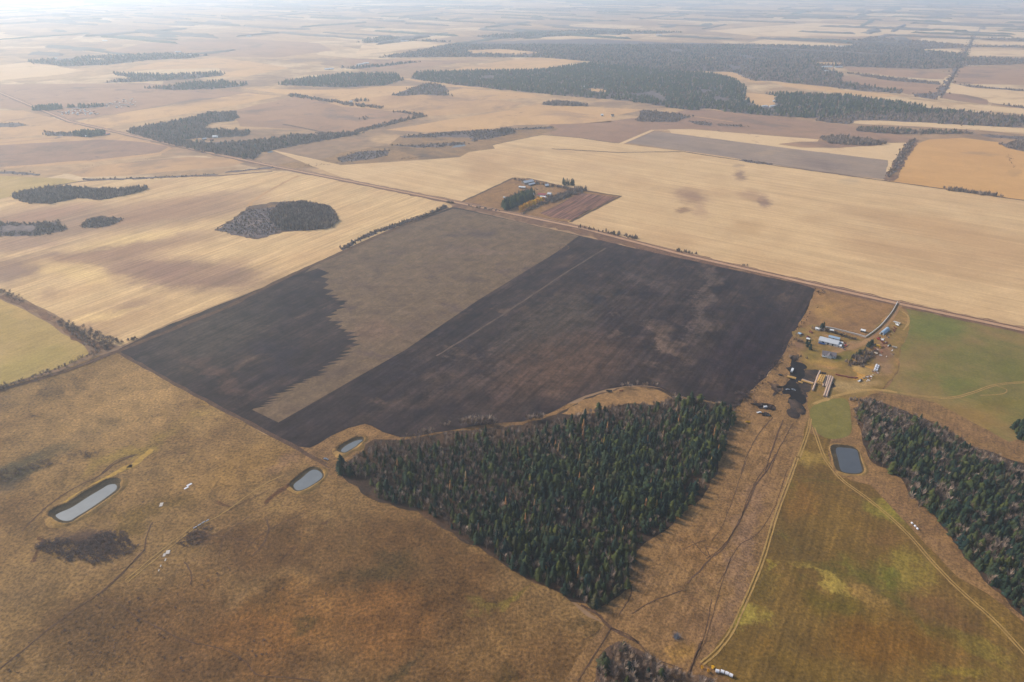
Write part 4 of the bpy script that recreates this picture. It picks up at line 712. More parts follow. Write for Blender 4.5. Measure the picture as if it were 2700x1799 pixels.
# far woods: (name, label, polygon, holes, {kind: share}, height, spacing)
FARW = [
 ('hedge of bare shrubs along the lower edge of the yellow-green hay field', 'g -200,1040 0,975 200,915 400,845 560,775 700,705 760,690 690,735 560,790 400,860 200,935 0,1000 -200,1065', (), {'bare': .6, 'shrub': .4}, (4, 8), 3.2),
 ('hedge of bare shrubs along the upper left edge of the dark field near the road', 'e 0,1060 130,985 280,925 420,880 560,835 720,765 735,775 580,845 430,895 290,940 140,1000 10,1080', (), {'bare': .6, 'shrub': .4}, (4, 7.5), 3.6),
 ('long leafless copse in the tan field at the left edge', 'd 80,702 320,645 450,640 560,650 640,670 700,655 800,660 1000,645 1015,655 900,690 700,728 540,712 350,755 180,745', (), {'bare': .8, 'shrub': .2}, (8, 15), 5),
 ('thicket of bare trees on the right half of the round slough in the left stubble', 'd 1950,760 2100,750 2280,790 2325,880 2280,920 2150,935 1980,940 1900,900 1870,820', (), {'bare': .95, 'shrub': .05}, (9, 14), 4.6),
 ('low dark brush on the left half of the round slough', 'd 1500,935 1560,895 1700,800 1800,790 1950,770 1980,930 1780,990 1650,975', (), {'shrub': .5, 'bare': .5}, (3, 7), 5.5),
 ('dark oval thicket in the left stubble field', 'd 556,915 610,865 700,850 840,855 820,880 740,912 640,920', (), {'bare': .7, 'shrub': .3}, (5, 9), 4.6),
 ('brushy thicket around the dry slough at the left edge', 'd -150,900 0,890 250,890 390,880 470,930 380,955 240,975 0,975 -150,975', ('d 0,905 250,905 240,950 0,960',), {'bare': .6, 'shrub': .4}, (5, 10), 5),
 ('dark leafless shrub thicket in the lower left pasture', 'j 235,650 300,600 450,580 560,600 700,540 850,525 950,630 900,680 700,765 600,740 450,745 400,700', (), {'shrub': 1}, (2.5, 5), 1.7),
 ('dark brush around the track in the lower left pasture', 'j 1210,600 1290,540 1400,495 1480,510 1400,600 1300,640 1240,630', (), {'shrub': 1}, (1.5, 3), 1.8),
 ('low willow brush at the far left edge of the pasture', 'j -200,100 0,110 180,80 380,20 650,-30 640,20 380,70 200,120 60,200 -200,240', (), {'shrub': .9, 'bare': .1}, (2, 5), 3),
 ('pale brown willow band crossing the upper pasture', 'g 350,1480 600,1400 900,1250 960,1270 700,1400 480,1490', (), {'shrub': 1}, (1, 2), 9),
 ('leafless trees at the far right bottom of the hay field corner', 'g 370,512 480,545 640,590 760,645 870,665 700,715 610,705 560,655 430,568', (), {'bare': .9, 'shrub': .1}, (6, 11), 4.2),
 ('dark clump of bushes at the left edge beside the hay field', 'g -60,310 0,300 80,320 160,375 170,400 110,395 0,340', (), {'shrub': .5, 'bare': .5}, (4, 8), 4.5),
 ('triangular leafless wood with spruces beside the gravel road at upper left', 'd 880,262 900,240 1300,170 1450,130 1600,125 1650,160 1600,185 1450,195 1400,240 1720,255 1700,285 1500,300 1380,300 1260,310 1300,330 1700,330 2000,290 2354,270 2500,270 2100,340 1800,400 1750,450 1500,410 1200,350', ('d 1420,300 1560,295 1560,345 1420,345',), {'bare': .93, 'spruce': .07}, (9, 16), 8),
 ('spruce grove at the small farm beside the far left road', 'd 500,285 560,262 700,268 715,282 600,296', (), {'spruce': 1}, (13, 18), 7),
 ('leafless scrub behind the small spruce grove at far left', 'd 290,262 500,262 500,290 330,285', (), {'bare': .9, 'spruce': .1}, (6, 10), 9),
 ('spruce shelterbelt behind the vehicle yard at far left', 't 530,400 700,360 1060,340 1060,380 850,410 560,410', (), {'spruce': 1}, (13, 18), 8),
 ('spruce clumps inside the vehicle yard at far left', 't 1100,350 1200,340 1780,320 1780,345 1560,365 1200,370', (), {'spruce': .8, 'bare': .2}, (10, 15), 11),
 ('brushy draw with dark thickets left of the pale water strip', 'e -30,440 120,395 320,385 320,420 220,445 0,470', (), {'shrub': .5, 'bare': .5}, (4, 8), 7),
 ('dark bush thicket above the pale water strip', 'e 320,350 520,350 850,330 860,345 700,362 540,368', (), {'bare': .8, 'shrub': .2}, (5, 9), 7),
 ('long dark brush belt below the orange field', 'e 400,290 620,270 860,255 1060,245 1200,265 1100,290 900,325 900,300 700,295 430,300', ('e 640,290 850,275 900,300 700,305',), {'bare': .6, 'shrub': .4}, (5, 10), 7),
 ('round clump of taller trees in the brush belt below the orange field', 'e 1080,250 1160,245 1200,262 1090,262', (), {'bare': 1}, (12, 18), 5),
 ('dark brush strip right of the tall clump below the orange field', 'e 1180,238 1450,222 1460,235 1200,245', (), {'shrub': .5, 'bare': .5}, (5, 9), 7),
 ('small dark brush patch by the draw beside the great stubble field', 'e 390,440 500,432 600,425 590,432 420,450', (), {'shrub': 1}, (2, 5), 6),
 ('hedge of bare trees below the far brown field', 'e -200,268 0,290 200,245 570,152 560,142 200,225 0,275', (), {'bare': 1}, (8, 13), 8),
 ('tree row along the far brown field up to its right corner', 'e 360,118 420,118 570,140 560,150 420,128', (), {'bare': 1}, (8, 12), 8),
 ('long tree row above the far brown field', 'd 1970,12 2354,66; e 0,72 290,102 280,90 0,55; d 2020,0', (), {'bare': .9, 'spruce': .1}, (9, 14), 9),
 ('small oval copse at the far pond above the brown field', 'e 75,50 100,38 170,40 170,52', (), {'bare': .5, 'spruce': .5}, (10, 14), 9),
 ('low round thicket alone in the far brown field', 'e 135,170 160,155 180,165 160,176', (), {'bare': 1}, (8, 10), 8),
 ('leafless copse above the orange field', 'e 1370,70 1480,50 1680,70 1700,82 1500,78', (), {'bare': 1}, (12, 18), 8),
 ('brushy copse right of the orange field', 'e 2040,185 2080,110 2340,135 2354,150; f 60,150; e 2300,190 2200,190', (), {'bare': .8, 'shrub': .2}, (7, 12), 9),
 ('dark scrub patches in the reddish pasture above the grey field', 'f 30,185 150,185 210,205 200,218 100,208', (), {'shrub': .6, 'bare': .4}, (5, 8), 7),
 ('second dark scrub patch in the reddish pasture', 'f 235,205 400,212 440,225 240,215', (), {'shrub': .6, 'bare': .4}, (5, 8), 7),
 ('smoke-grey poplar copse above the dark wedge of brown grass', 'f 950,300 1100,290 1360,330 1380,345 1250,352 1000,340', (), {'bare': 1}, (11, 16), 7),
 ('hedge between the pale stubble and the orange field at right', 'f 1565,318 1600,312 1460,540 1420,580 1410,560 1480,440', (), {'bare': .6, 'shrub': .4}, (7, 11), 6),
 ('row of thin trees along the lower edge of the orange field', 'f 1760,648 1850,655 2190,700 2200,708 1850,665', (), {'bare': 1}, (8, 14), 5),
 ('dark copse at the right edge above the orange field', 'f 2200,345 2354,320 2700,340 2700,420 2354,392 2250,370', (), {'bare': 1}, (9, 13), 9),
 ('dark brush strip on the left of the orange field', 'f 2235,420 2260,415 2280,510 2270,510', (), {'shrub': 1}, (3, 6), 7),
 ('long mixed tree belt with spruces above the orange field', 'f 1190,245 1240,228 1500,240 1560,250 1900,255 2040,270 1700,272 1500,275 1230,258', (), {'bare': .8, 'spruce': .2}, (8, 15), 8),
 ('low brush at the ditch above the orange field', 'f 2050,275 2354,290 2800,320 2800,335 2354,312 2100,295', (), {'shrub': .8, 'bare': .2}, (3, 7), 10),
 ('dark willow line along the lower edge of the grey field', 'f 390,452 420,448 620,480 610,488 450,470', (), {'shrub': .7, 'bare': .3}, (4, 7), 6),
 ('hedge of low bushes between the far tan hay fields at left', 'd 560,580 700,583 1000,575 1300,560 1480,548 1500,556 1200,575 800,590 600,592', (), {'shrub': .6, 'bare': .4}, (4, 8), 6.5),
 ('scattered bushes on the boundary by the road at left', 'd 1550,542 1900,508 1880,500 1560,534', (), {'shrub': .7, 'bare': .3}, (3, 6), 11),
 ('string of dark bushes at the far left boundary', 'd -100,530 60,530 280,550 270,560 0,545', (), {'shrub': .6, 'bare': .4}, (4, 7), 9),
 ('brush along the creek left of the great stubble field', 'd 2090,490 2354,470; e 0,460 0,475 -250,500', (), {'shrub': 1}, (3, 6), 9),
 ('long low marsh brush in the left tan fields', 'd 480,510 700,480 1100,435 1200,440 800,480 560,515', (), {'shrub': 1}, (2, 4), 14),
 ('grey marsh thicket at the far left edge', 'd -100,200 100,195 210,212 100,226 -100,225', (), {'bare': .5, 'shrub': .5}, (4, 7), 13),
]
for lab, poly, holes, mix, (h0, h1), spc in FARW:
    p = scatter(poly, spc, holes)
    if not len(p): print('EMPTY', lab); continue
    if mix.get('shrub', 0) >= .8: p = p[(vnoise(p[:, 0], p[:, 1], 13, 8) + RNG.normal(0, .12, len(p))) > .3]
    ks = RNG.choice(list(mix), len(p), p=list(mix.values())); nz = vnoise(p[:, 0], p[:, 1], 26, 5)
    far = np.linalg.norm(p.mean(0)) > 1300
    if far and mix.get('shrub', 0) < .9 and 'row' not in lab: sheet('wood_floor', poly, M['farfloor'], 10, rag=5, step=14)
    p = p + RNG.normal(0, spc * .6, p.shape)
    items = [(k, x, y, (h0 + (h1 - h0) * (.5 * random.random() + .5 * z)) * (1 if k != 'shrub' else .7), (1.3 if not far else 1.7) * random.uniform(.8, 1.2)) for k, (x, y), z in zip(ks, p, nz) if random.random() > .08]
    mass('copse' if 'hedge' not in lab and 'row' not in lab else 'hedge', items, lab, 'copse' if 'hedge' not in lab and 'row' not in lab else 'hedge', '_far' if far else None)
VF = [
 ('great dark spruce forest across the upper right middle distance', 'b 480,545 530,505 850,495 1380,490 1700,440 2000,470 2354,500; c 180,510 330,545 400,590 440,650 650,650 1200,665 1500,710 1750,760 1900,790; f 1500,130 1150,145 900,165 730,155 400,130 170,95 60,110 -100,90; b 2000,700 1500,660 1030,612 800,590', ('c 420,640 640,660 640,720 540,745 430,690', 'b 1700,610 1830,620 1840,640 1700,630'), {'spruce': .8, 'bare': .2}, (12, 20), 14),
 ('violet-grey leafless forest spreading behind the great spruce forest', 'b 1700,425 1400,400 900,395 250,400 560,350 780,300 1300,280 1700,270 2354,300; c 0,295 500,310 1100,325 1300,310 1660,350 1960,375 1930,470 1700,478 1400,470 1100,460 900,460 1100,510 1080,560 1300,600 1520,630 1500,648 1200,625 1000,600 600,560 500,560 440,540 350,500 0,490; b 2354,500 2000,470', ('b 850,350 1100,340 1400,365 1200,380 900,370', 'c 920,430 1110,435 1100,450 920,448', 'c 150,398 230,398 230,408 150,406'), {'bare': .8, 'spruce': .2}, (11, 17), 17),
 ('long leafless wood on the right below the pale strip field', 'f 910,175 1100,140 1250,60 1500,70 1700,95 2200,142 2354,155 2354,230 1900,208 1400,180 1180,178 1140,205 1000,195', (), {'bare': .85, 'spruce': .15}, (10, 15), 12),
 ('dark wood continuing past the right edge', 'f 2354,155 3300,240 3300,300 2354,230', (), {'bare': .85, 'spruce': .15}, (10, 15), 16),
 ('blue-grey spruce wood left of the great forest', 'a 1930,590 2000,565 2354,520; b 0,515 380,515 410,560 300,590 0,605; a 2354,605', (), {'spruce': .7, 'bare': .3}, (14, 20), 13),
 ('leafless spur below the spruce wood at top centre', 'b 340,660 600,575 720,600 720,650 780,665 560,655 420,665', (), {'bare': .9, 'spruce': .1}, (9, 15), 12),
 ('long band of tall trees across the far left', 'a 180,430 500,400 800,390 1100,375 1450,385 1300,405 1000,420 750,450 450,462', ('a 620,405 740,405 740,418 620,418',), {'bare': .6, 'spruce': .4}, (13, 20), 20),
 ('two-tongued far wood at left', 'a 700,575 920,545 780,510 1100,520 1530,505 1530,525 1300,550 900,570', (), {'bare': .5, 'spruce': .5}, (12, 18), 16),
 ('spruce wood with ragged top in the far left fields', 'a 1000,612 1200,600 1300,575 1500,565 1710,590 1500,615 1200,625', (), {'spruce': .6, 'bare': .4}, (13, 19), 14),
 ('thin far copse below the pale farm buildings', 'a 2350,465; b 0,475 200,455 500,430 540,430 300,460 80,480', (), {'bare': .5, 'spruce': .5}, (12, 16), 16),
 ('leafless belt beside the diagonal road at upper right', 'c 2005,240 2030,225 1990,300 1960,380 1900,480 1845,590 1790,660 1740,690 1600,665 1600,650 1740,640 1785,600 1850,520 1930,380', (), {'bare': 1}, (7, 11), 19),
 ('dark leafless wood right of the diagonal road', 'c 1960,395 2354,405 3200,450 3200,500 2354,445 1950,455', (), {'bare': .9, 'spruce': .1}, (10, 14), 17),
 ('leafless strip between the far right fields', 'c 1120,505 1300,520 1780,575 1780,588 1400,555 1250,530', (), {'bare': 1}, (10, 14), 13),
 ('trees in front of the long pale strip at right', 'c 2150,718 2354,738 3200,800 3200,815 2354,750', (), {'bare': 1}, (9, 13), 13),
 ('hedge across the far right tan field', 'c 1880,582 2354,622 2354,632 2000,605', (), {'bare': 1}, (8, 12), 12),
 ('far leafless woods behind the pale strip at top right', 'c 690,270 1200,280 1300,255 1700,290 1900,310 1980,330 1600,345 1200,310', (), {'bare': 1}, (11, 15), 22),
 ('far dark strips of wood at the right top', 'c 1980,316 2354,318 3200,350 3200,360 2354,332 2000,326', (), {'bare': 1}, (11, 14), 22),
 ('far belt below the top right tan fields', 'c 2010,262 2354,268 3200,300 3200,308 2354,288 2020,272', (), {'bare': 1}, (11, 14), 24),
 ('far band of trees above the tan clearing', 'b 920,255 1200,232 1700,210 2354,225 2200,235 1800,240 1400,258 1100,270', (), {'bare': .7, 'spruce': .3}, (12, 18), 26),
 ('far wood round the pale farm at top centre', 'b 140,300 170,275 330,255 470,285 640,280 760,295 500,285 300,300', (), {'bare': .5, 'spruce': .5}, (13, 18), 24),
]
for lab, poly, holes, mix, (h0, h1), spc in VF:
    p = scatter(poly, spc, holes)
    if not len(p): print('EMPTY', lab); continue
    sheet('wood_floor', poly, M['farfloor'], 6, rag=10, step=30); [sheet('clearing', h_, M['fartan'], 8, rag=6, step=30) for h_ in holes]
    p = p[:14000] + RNG.normal(0, spc * .6, p[:14000].shape); ks = RNG.choice(list(mix), len(p), p=list(mix.values())); nz = vnoise(p[:, 0], p[:, 1], 120, 5)
    items = [(k, x, y, h0 + (h1 - h0) * (.6 * random.random() + .4 * z), spc / 9.0 * random.uniform(.8, 1.3)) for k, (x, y), z in zip(ks, p, nz) if z > .12]
    mass('forest' if 'forest' in lab else 'wood', items, lab, 'forest' if 'forest' in lab else 'wood', '_far'); print(lab, len(items))
# scattered farther woods and hedgerows to the horizon, along the survey grid
rr = random.Random(3)
def canopy(n, y0, y1, pw, name, label, near=0):
    VV = []; FF = []; TT = []; base = 0; rg = np.random.default_rng(n)
    for k in range(n):
        yy = y0 + (rr.random() ** pw) * (y1 - y0); xx = rr.uniform(-1, 1) * (yy * .85 + 600)
        if xx > -200 and xx < yy * .75 and yy < 5200 and rr.random() < .8: continue
        L_ = rr.uniform(50, 300) * (1 + yy / 7000); wd = (rr.uniform(10, 45) if not near else rr.uniform(4, 9)) * (1 + yy / 9000); hh = rr.uniform(7, 15)
        ax = np.array(BX if rr.random() < .75 else AX); ay = np.array([-ax[1], ax[0]])
        nx, ny = int(max(6, min(46, L_ / 16))), 5
        u, v = np.meshgrid(np.linspace(-1, 1, nx), np.linspace(-1, 1, ny), indexing='ij')
        env = np.clip(.55 + .75 * vnoise(np.linspace(0, nx / 5, nx) + k * 7.3, np.full(nx, k * 3.1), 1, 4), .3, 1.3) * (1 - np.abs(np.linspace(-1, 1, nx)) ** 5 * .8)
        X = u * L_ + rg.normal(0, L_ / nx * .3, u.shape); Y = v * wd * env[:, None] + rg.normal(0, wd * .12, v.shape) + np.cumsum(rg.normal(0, wd * .16, nx))[:, None]
        Z = hh * rg.uniform(.55, 1.15, u.shape); Z[0] = Z[-1] = 0; Z[:, 0] = Z[:, -1] = 0
        pts = np.array([xx, yy]) + X[..., None] * ax + Y[..., None] * ay
        VV.append(np.concatenate([pts, Z[..., None]], -1).reshape(-1, 3)); idx = np.arange(nx * ny).reshape(nx, ny)
        FF.append(np.stack([idx[:-1, :-1], idx[1:, :-1], idx[1:, 1:], idx[:-1, 1:]], -1).reshape(-1, 4) + base); base += nx * ny; TT.append(np.full(nx * ny, rr.random()) + rg.normal(0, .1, nx * ny))
    o = link(name, mesh(name, np.vstack(VV), np.vstack(FF), TM['wood'][1], None, np.concatenate(TT))); tag(o, label, 'wood', kind='stuff')
canopy(520, 4600, 15000, .75, 'wood', 'far scattered woods and hedgerows fading into the haze')
# ------------------------------------------------------------------ buildings, vehicles, bales, fences
GZ = 9 * LZ
B = {k: plain(k, C(*c), r, m, v, s) for k, c, r, m, v, s in [
    ('steel_roof', (196, 198, 200), .6, .1, .08, .4), ('grey_shingle', (112, 104, 106), .9, 0, .15, 1.5), ('white_siding', (220, 218, 212), .7, 0, .05, 1), ('blue_steel', (158, 178, 194), .5, .1, .08, .5),
    ('red_roof', (158, 84, 82), .7, 0, .12, .6), ('dark_opening', (34, 34, 40), .9, 0, .1, 1), ('window_glass', (50, 58, 70), .15, 0, .1, 1), ('weathered_wood', (132, 118, 104), .9, 0, .2, 1), ('dark_shed', (66, 56, 54), .9, 0, .2, 1),
    ('white_paint', (226, 226, 224), .35, 0, .04, 1), ('red_paint', (150, 48, 40), .45, 0, .15, 1), ('yellow_paint', (206, 160, 54), .45, 0, .15, 1), ('blue_paint', (70, 106, 160), .4, 0, .1, 1), ('green_paint', (50, 92, 52), .45, 0, .1, 1),
    ('tyre_rubber', (34, 34, 36), .9, 0, .1, 1), ('dark_metal', (52, 48, 50), .6, .3, .2, 1), ('net_wrap', (186, 160, 142), .9, 0, .1, 2), ('straw', (196, 156, 98), 1, 0, .16, 2), ('white_wrap', (228, 226, 228), .4, 0, .05, 2), ('rust', (122, 64, 50), .9, 0, .2, 1),
    ('fence_board', (226, 212, 194), .9, 0, .1, 1), ('concrete', (196, 186, 176), .9, 0, .12, 1), ('silver_paint', (150, 154, 160), .35, .2, .05, 1), ('black_paint', (36, 36, 40), .35, 0, .05, 1), ('grey_wood', (92, 86, 88), .95, 0, .2, 1)]}
def place(s):      # centre and heading of a line given by its two ends
    q = W(s); d = q[1] - q[0]; return (q[0] + q[1]) / 2, math.atan2(d[1], d[0]), float(np.linalg.norm(d))
def empty(name, c, rz, label, cat, group=None, z=GZ): return tag(link(name, None, None, (c[0], c[1], z), rz), label, cat, group)
def building(s, wid, wall, rise, wm, rm, label, name='shed', cat='building', length=None, doors=1, windows=2, eave=.5, chimney=False, group=None, overhang=.5):
    c, rz, L_ = place(s); L_ = length or L_
    o = empty(name, c, rz, label, cat, group); x, y = L_ / 2, wid / 2
    mb = MB(); mb.box(-x, x, -y, y, 0, wall); mb.add([(-x, -y, wall), (-x, y, wall), (-x, 0, wall + rise)], [(0, 2, 1)]); mb.add([(x, -y, wall), (x, y, wall), (x, 0, wall + rise)], [(0, 1, 2)])
    mb.obj('wall', B[wm], o)
    rf = MB(); X = x + overhang; Y = y + overhang; zl = wall - rise * overhang / y + .02; t = .18
    for sy in (-1, 1):
        V = [(-X, sy * Y, zl), (X, sy * Y, zl), (X, 0, wall + rise), (-X, 0, wall + rise), (-X, sy * Y, zl + t), (X, sy * Y, zl + t), (X, 0, wall + rise + t), (-X, 0, wall + rise + t)]
        rf.add(V, [(0, 1, 2, 3), (4, 7, 6, 5), (0, 4, 5, 1), (0, 3, 7, 4), (1, 5, 6, 2)])
    r = rf.obj('roof', B[rm], o)
    if chimney: MB().box(x * .3 - .4, x * .3 + .4, -.4, .4, wall + rise * .5, wall + rise + 1.1).obj('chimney', B['rust'], r)
    for k in range(doors):
        cx = -x + (k + 1) * L_ / (doors + 1); dw = 1.0 if wall < 3 else 2.0; MB().box(cx - dw / 2, cx + dw / 2, -y - .05, -y + .02, .02, min(wall * .8, 3.4)).obj('door', B['dark_opening' if wall > 3 else 'weathered_wood'], o)
    for k in range(windows):
        cx = -x + (k + .5) * L_ / windows + .8; cx = min(cx, x - .8); MB().box(cx - .55, cx + .55, -y - .045, -y + .02, wall * .45, wall * .8).obj('window', B['window_glass'], o)
    return o
# right-hand farmyard
building('p 575,415 835,478', 13, 3.6, 2.2, 'white_siding', 'steel_roof', 'long low machine shed with pale grey metal roof, largest roof of the right-hand farmyard', 'machine_shed', doors=3, windows=3)
building('p 705,375 850,410', 6, 2.6, 1.0, 'white_siding', 'blue_steel', 'pale blue lean-to shed behind the long grey machine shed', 'lean_to_shed', doors=1, windows=0)
building('p 815,490 875,505', 5.5, 2.4, .8, 'white_siding', 'white_paint', 'small cream-roofed shed at the right end of the long machine shed', 'small_shed', doors=1, windows=0)
building('p 840,452 895,462', 3.5, 2, .6, 'white_siding', 'white_paint', 'narrow white shed behind the cream-roofed one beside the machine shed', 'small_shed', doors=1, windows=0)
h = building('p 612,605 800,640', 11, 3.0, 3.0, 'white_siding', 'grey_shingle', 'white bungalow with a dark grey shingle roof and front gable in the right-hand farmyard', 'farmhouse', 'house', doors=1, windows=4, chimney=False)
gb = MB(); gb.add([(-2.5, -8, 3), (3.5, -8, 3), (.5, -8, 5.2), (-2.5, -3, 3), (3.5, -3, 3), (.5, -2, 5.8)], [(0, 1, 2)]); gb.box(-2.5, 3.5, -8, -5.4, 0, 3); gb.obj('porch', B['white_siding'], h)
gr = MB(); gr.add([(-3, -8.4, 2.85), (.5, -8.4, 5.4), (.5, -1.4, 5.75), (-3, -3, 2.9), (4, -8.4, 2.85), (4, -3, 2.9)], [(0, 1, 2, 3), (1, 4, 5, 2)]); gr.obj('roof_gable', B['grey_shingle'], h)
MB().box(-8, -3.2, -8.5, -5.6, .7, .85).box(-8, -3.2, -8.6, -8.5, .85, 1.8).obj('deck', B['white_paint'], h)
building('p 535,262 572,272', 5, 2.4, .8, 'white_siding', 'white_paint', 'white hip-high calf shed under the spruces behind the machine shed', 'small_shed', length=6, doors=1, windows=0)
building('p 720,282 768,292', 4, 2.2, .7, 'weathered_wood', 'white_paint', 'small white-roofed shed in the bush row along the board fence', 'small_shed', doors=1, windows=0)
building('p 1148,285 1205,300', 5, 2.6, .9, 'dark_shed', 'white_paint', 'white-roofed shelter with dark sides in the corner of the board fence', 'shelter', doors=1, windows=0)
building('p 290,325 322,340', 4, 2, .7, 'weathered_wood', 'blue_steel', 'tiny pale blue shed beside the black field edge', 'small_shed', doors=1, windows=0)
building('p 400,400 440,410', 3.5, 2, .7, 'dark_shed', 'white_paint', 'tiny white-roofed shed behind the lone spruces left of the machine shed', 'small_shed', doors=1, windows=0)
# arched pale blue shed (quonset)
c, rz, L_ = place('p 1430,335 1515,265'); o = empty('arched_shed', c, rz, 'pale blue arched metal shed beside the red machinery at the driveway', 'building')
mb = MB(); n = 10; x = L_ / 2
V = [(sx * x, 3.2 * math.cos(math.pi * k / n), 4.2 * math.sin(math.pi * k / n)) for sx in (-1, 1) for k in range(n + 1)]
mb.add(V, [(k, n + 1 + k, n + 2 + k, k + 1) for k in range(n)]); mb.obj('roof', B['blue_steel'], o, smooth=True)
MB().add([(-x + .1, 3.1 * math.cos(math.pi * k / n), 4.1 * math.sin(math.pi * k / n)) for k in range(n + 1)], [tuple(range(n + 1))]).add([(x - .1, 3.1 * math.cos(math.pi * k / n), 4.1 * math.sin(math.pi * k / n)) for k in range(n + 1)], [tuple(range(n, -1, -1))]).obj('end_wall', B['white_paint'], o)
MB().box(-x - .05, -x + .08, -1.4, 1.4, 0, 3.2).obj('door', B['dark_opening'], o)
# vehicles
def wheels(mb, L_, W_, r=.38, m=0):
    for sx in (-1, 1):
        for sy in (-1, 1): mb.cyl((sx * L_ * .31, sy * (W_ / 2 - .22), r), (sx * L_ * .31, sy * (W_ / 2 + .02), r), r, 8, m)
    return mb
def pickup(s, paint, label, rz=None, group=None, kind='pickup_truck', L_=5.6):
    q = W(s); c = q.mean(0) if len(q) > 1 else q[0]
    if rz is None: rz = math.atan2(*(q[1] - q[0])[::-1]) if len(q) > 1 else random.uniform(0, 6)
    o = empty(kind, c, rz, label, {'pickup_truck': 'pickup', 'van': 'van', 'car': 'car'}[kind], group); h = L_ / 2
    b = MB(); b.box(-h, h, -.95, .95, .45, .95, top=.98)
    if kind == 'pickup_truck': b.box(-h, -h * .12, -.95, -.82, .95, 1.3).box(-h, -h * .12, .82, .95, .95, 1.3).box(-h, -h + .12, -.8, .8, .95, 1.3).box(-.35, 1.3, -.85, .85, .95, 1.75, top=.8)
    elif kind == 'van': b.box(-h, h * .75, -.92, .92, .95, 2.2, top=.94)
    else: b.box(-h * .55, h * .45, -.85, .85, .95, 1.5, top=.78)
    b.obj('body', B[paint], o); g = MB()
    if kind == 'pickup_truck': g.box(-.28, 1.22, -.87, .87, 1.08, 1.6, top=.84)
    elif kind == 'van': g.box(h * .35, h * .76, -.93, .93, 1.3, 1.9, top=.96)
    else: g.box(-h * .5, h * .42, -.86, .86, 1.0, 1.42, top=.82)
    g.obj('windows', B['window_glass'], o); wheels(MB(), L_, 1.9).obj('wheels', B['tyre_rubber'], o); return o
pickup('p 1110,985 1150,968', 'white_paint', 'white pickup parked at the left end of the junk pile below the yard')
pickup('p 1140,975 1160,955', 'black_paint', 'dark car parked behind the white pickup at the junk pile', kind='car', L_=4.6)
pickup('r 130,1345 220,1330', 'white_paint', 'white pickup lower left of the black feedlot mud')
pickup('r 290,1225 345,1220', 'white_paint', 'white van among the scrap row beside the feedlot', kind='van', L_=5)
pickup('r 610,500 690,530', 'black_paint', 'black pickup left of the white feed truck by the black field', L_=5.4)
pickup('r 770,832 835,830', 'silver_paint', 'silver car standing in the black mud, left of two', kind='car', L_=4.6)
pickup('r 900,825 965,850', 'silver_paint', 'silver pickup standing in the black mud, right of two', L_=5.2)
pickup('s 118,800 165,815', 'silver_paint', 'silver pickup on the track beside the small ponds', L_=5.6)
# white box feed truck
q = W('r 880,470 925,370'); c = q.mean(0); rz = math.atan2(*(q[1] - q[0])[::-1]); o = empty('box_truck', c, rz, 'white box truck in the dark mud at the top of the feedlot', 'truck')
MB().box(-5, 2.6, -1.25, 1.25, .9, 3.4).obj('cargo_box', B['white_paint'], o); cb = MB().box(2.8, 4.8, -1.1, 1.1, .6, 2.5, top=.9).obj('cab', B['silver_paint'], o); MB().box(3.6, 4.78, -1.06, 1.06, 1.5, 2.2, top=.92).obj('windshield', B['window_glass'], cb)
wheels(MB(), 8.5, 2.4, .5).obj('wheels', B['tyre_rubber'], o)
# scrap row of dark implements
def implement(s, label, paint='dark_metal', L_=7, group=None, rz=None, kind='cultivator'):
    q = W(s); c = q[0]; rz = random.uniform(0, 3.1) if rz is None else rz
    o = empty(kind, c, rz, label, {'cultivator': 'farm machine', 'tractor': 'tractor', 'trailer': 'trailer', 'combine': 'farm machine'}[kind], group); h = L_ / 2
    if kind == 'cultivator':
        f = MB(); f.box(-h, h, -.12, .12, .8, 1).box(-h, h, 1.1, 1.3, .8, 1).box(-.1, .1, -3, 1.2, .82, .98)
        for k in range(int(L_ / .9)): f.box(-h + k * .9, -h + k * .9 + .12, -.3, 1.5, .1, .8, top=.9)
        f.obj('frame', B[paint], o); MB().cyl((-h * .7, .6, .45), (-h * .6, .6, .45), .45).cyl((h * .6, .6, .45), (h * .7, .6, .45), .45).obj('wheels', B['tyre_rubber'], o)
    elif kind == 'tractor':
        MB().box(-.6, 2.2, -.5, .5, .9, 1.7).box(-1.6, .2, -.8, .8, 1, 1.4).obj('body', B[paint], o); MB().box(-1.5, 0, -.7, .7, 1.4, 2.7, top=.9).obj('cab', B['window_glass'], o)
        wl = MB()
        for sy in (-1, 1): wl.cyl((-.9, sy * .8, .85), (-.9, sy * 1.2, .85), .85, 10).cyl((1.7, sy * .7, .5), (1.7, sy * 1, .5), .5, 10)
        wl.obj('wheels', B['tyre_rubber'], o)
    elif kind == 'trailer':
        MB().box(-h, h, -1.2, 1.2, .9, 1.1).box(-h, h, -1.2, -1.1, 1.1, 1.9).box(-h, h, 1.1, 1.2, 1.1, 1.9).box(h, h + 1.8, -.1, .1, .8, .95).obj('bed', B[paint], o); MB().cyl((-.5, -1.2, .45), (-.5, 1.2, .45), .45).cyl((.6, -1.2, .45), (.6, 1.2, .45), .45).obj('wheels', B['tyre_rubber'], o)
    else:
        MB().box(-3, 2.4, -1.5, 1.5, 1.2, 3.3, top=.9).box(-3.2, -4.5, -.7, .7, 1.6, 2.4).obj('body', B[paint], o); MB().box(2.4, 4, -.9, .9, 1.8, 3.4, top=.9).obj('cab', B['window_glass'], o)
        MB().box(4.4, 5.6, -3, 3, .3, 1.2).obj('header', B['dark_metal'], o); wheels(MB(), 6, 3, .8).obj('wheels', B['tyre_rubber'], o)
    return o
G1 = 'machines in the machinery park by the driveway'
implement('p 1400,385', 'red tractor just below the pale blue arched shed', 'red_paint', kind='tractor'); implement('p 1440,410', 'white farm trailer below the pale blue arched shed', 'white_paint', 5, kind='trailer')
implement('p 1385,400', 'red and white trailer left of the red tractor below the blue shed', 'red_paint', 5, kind='trailer')
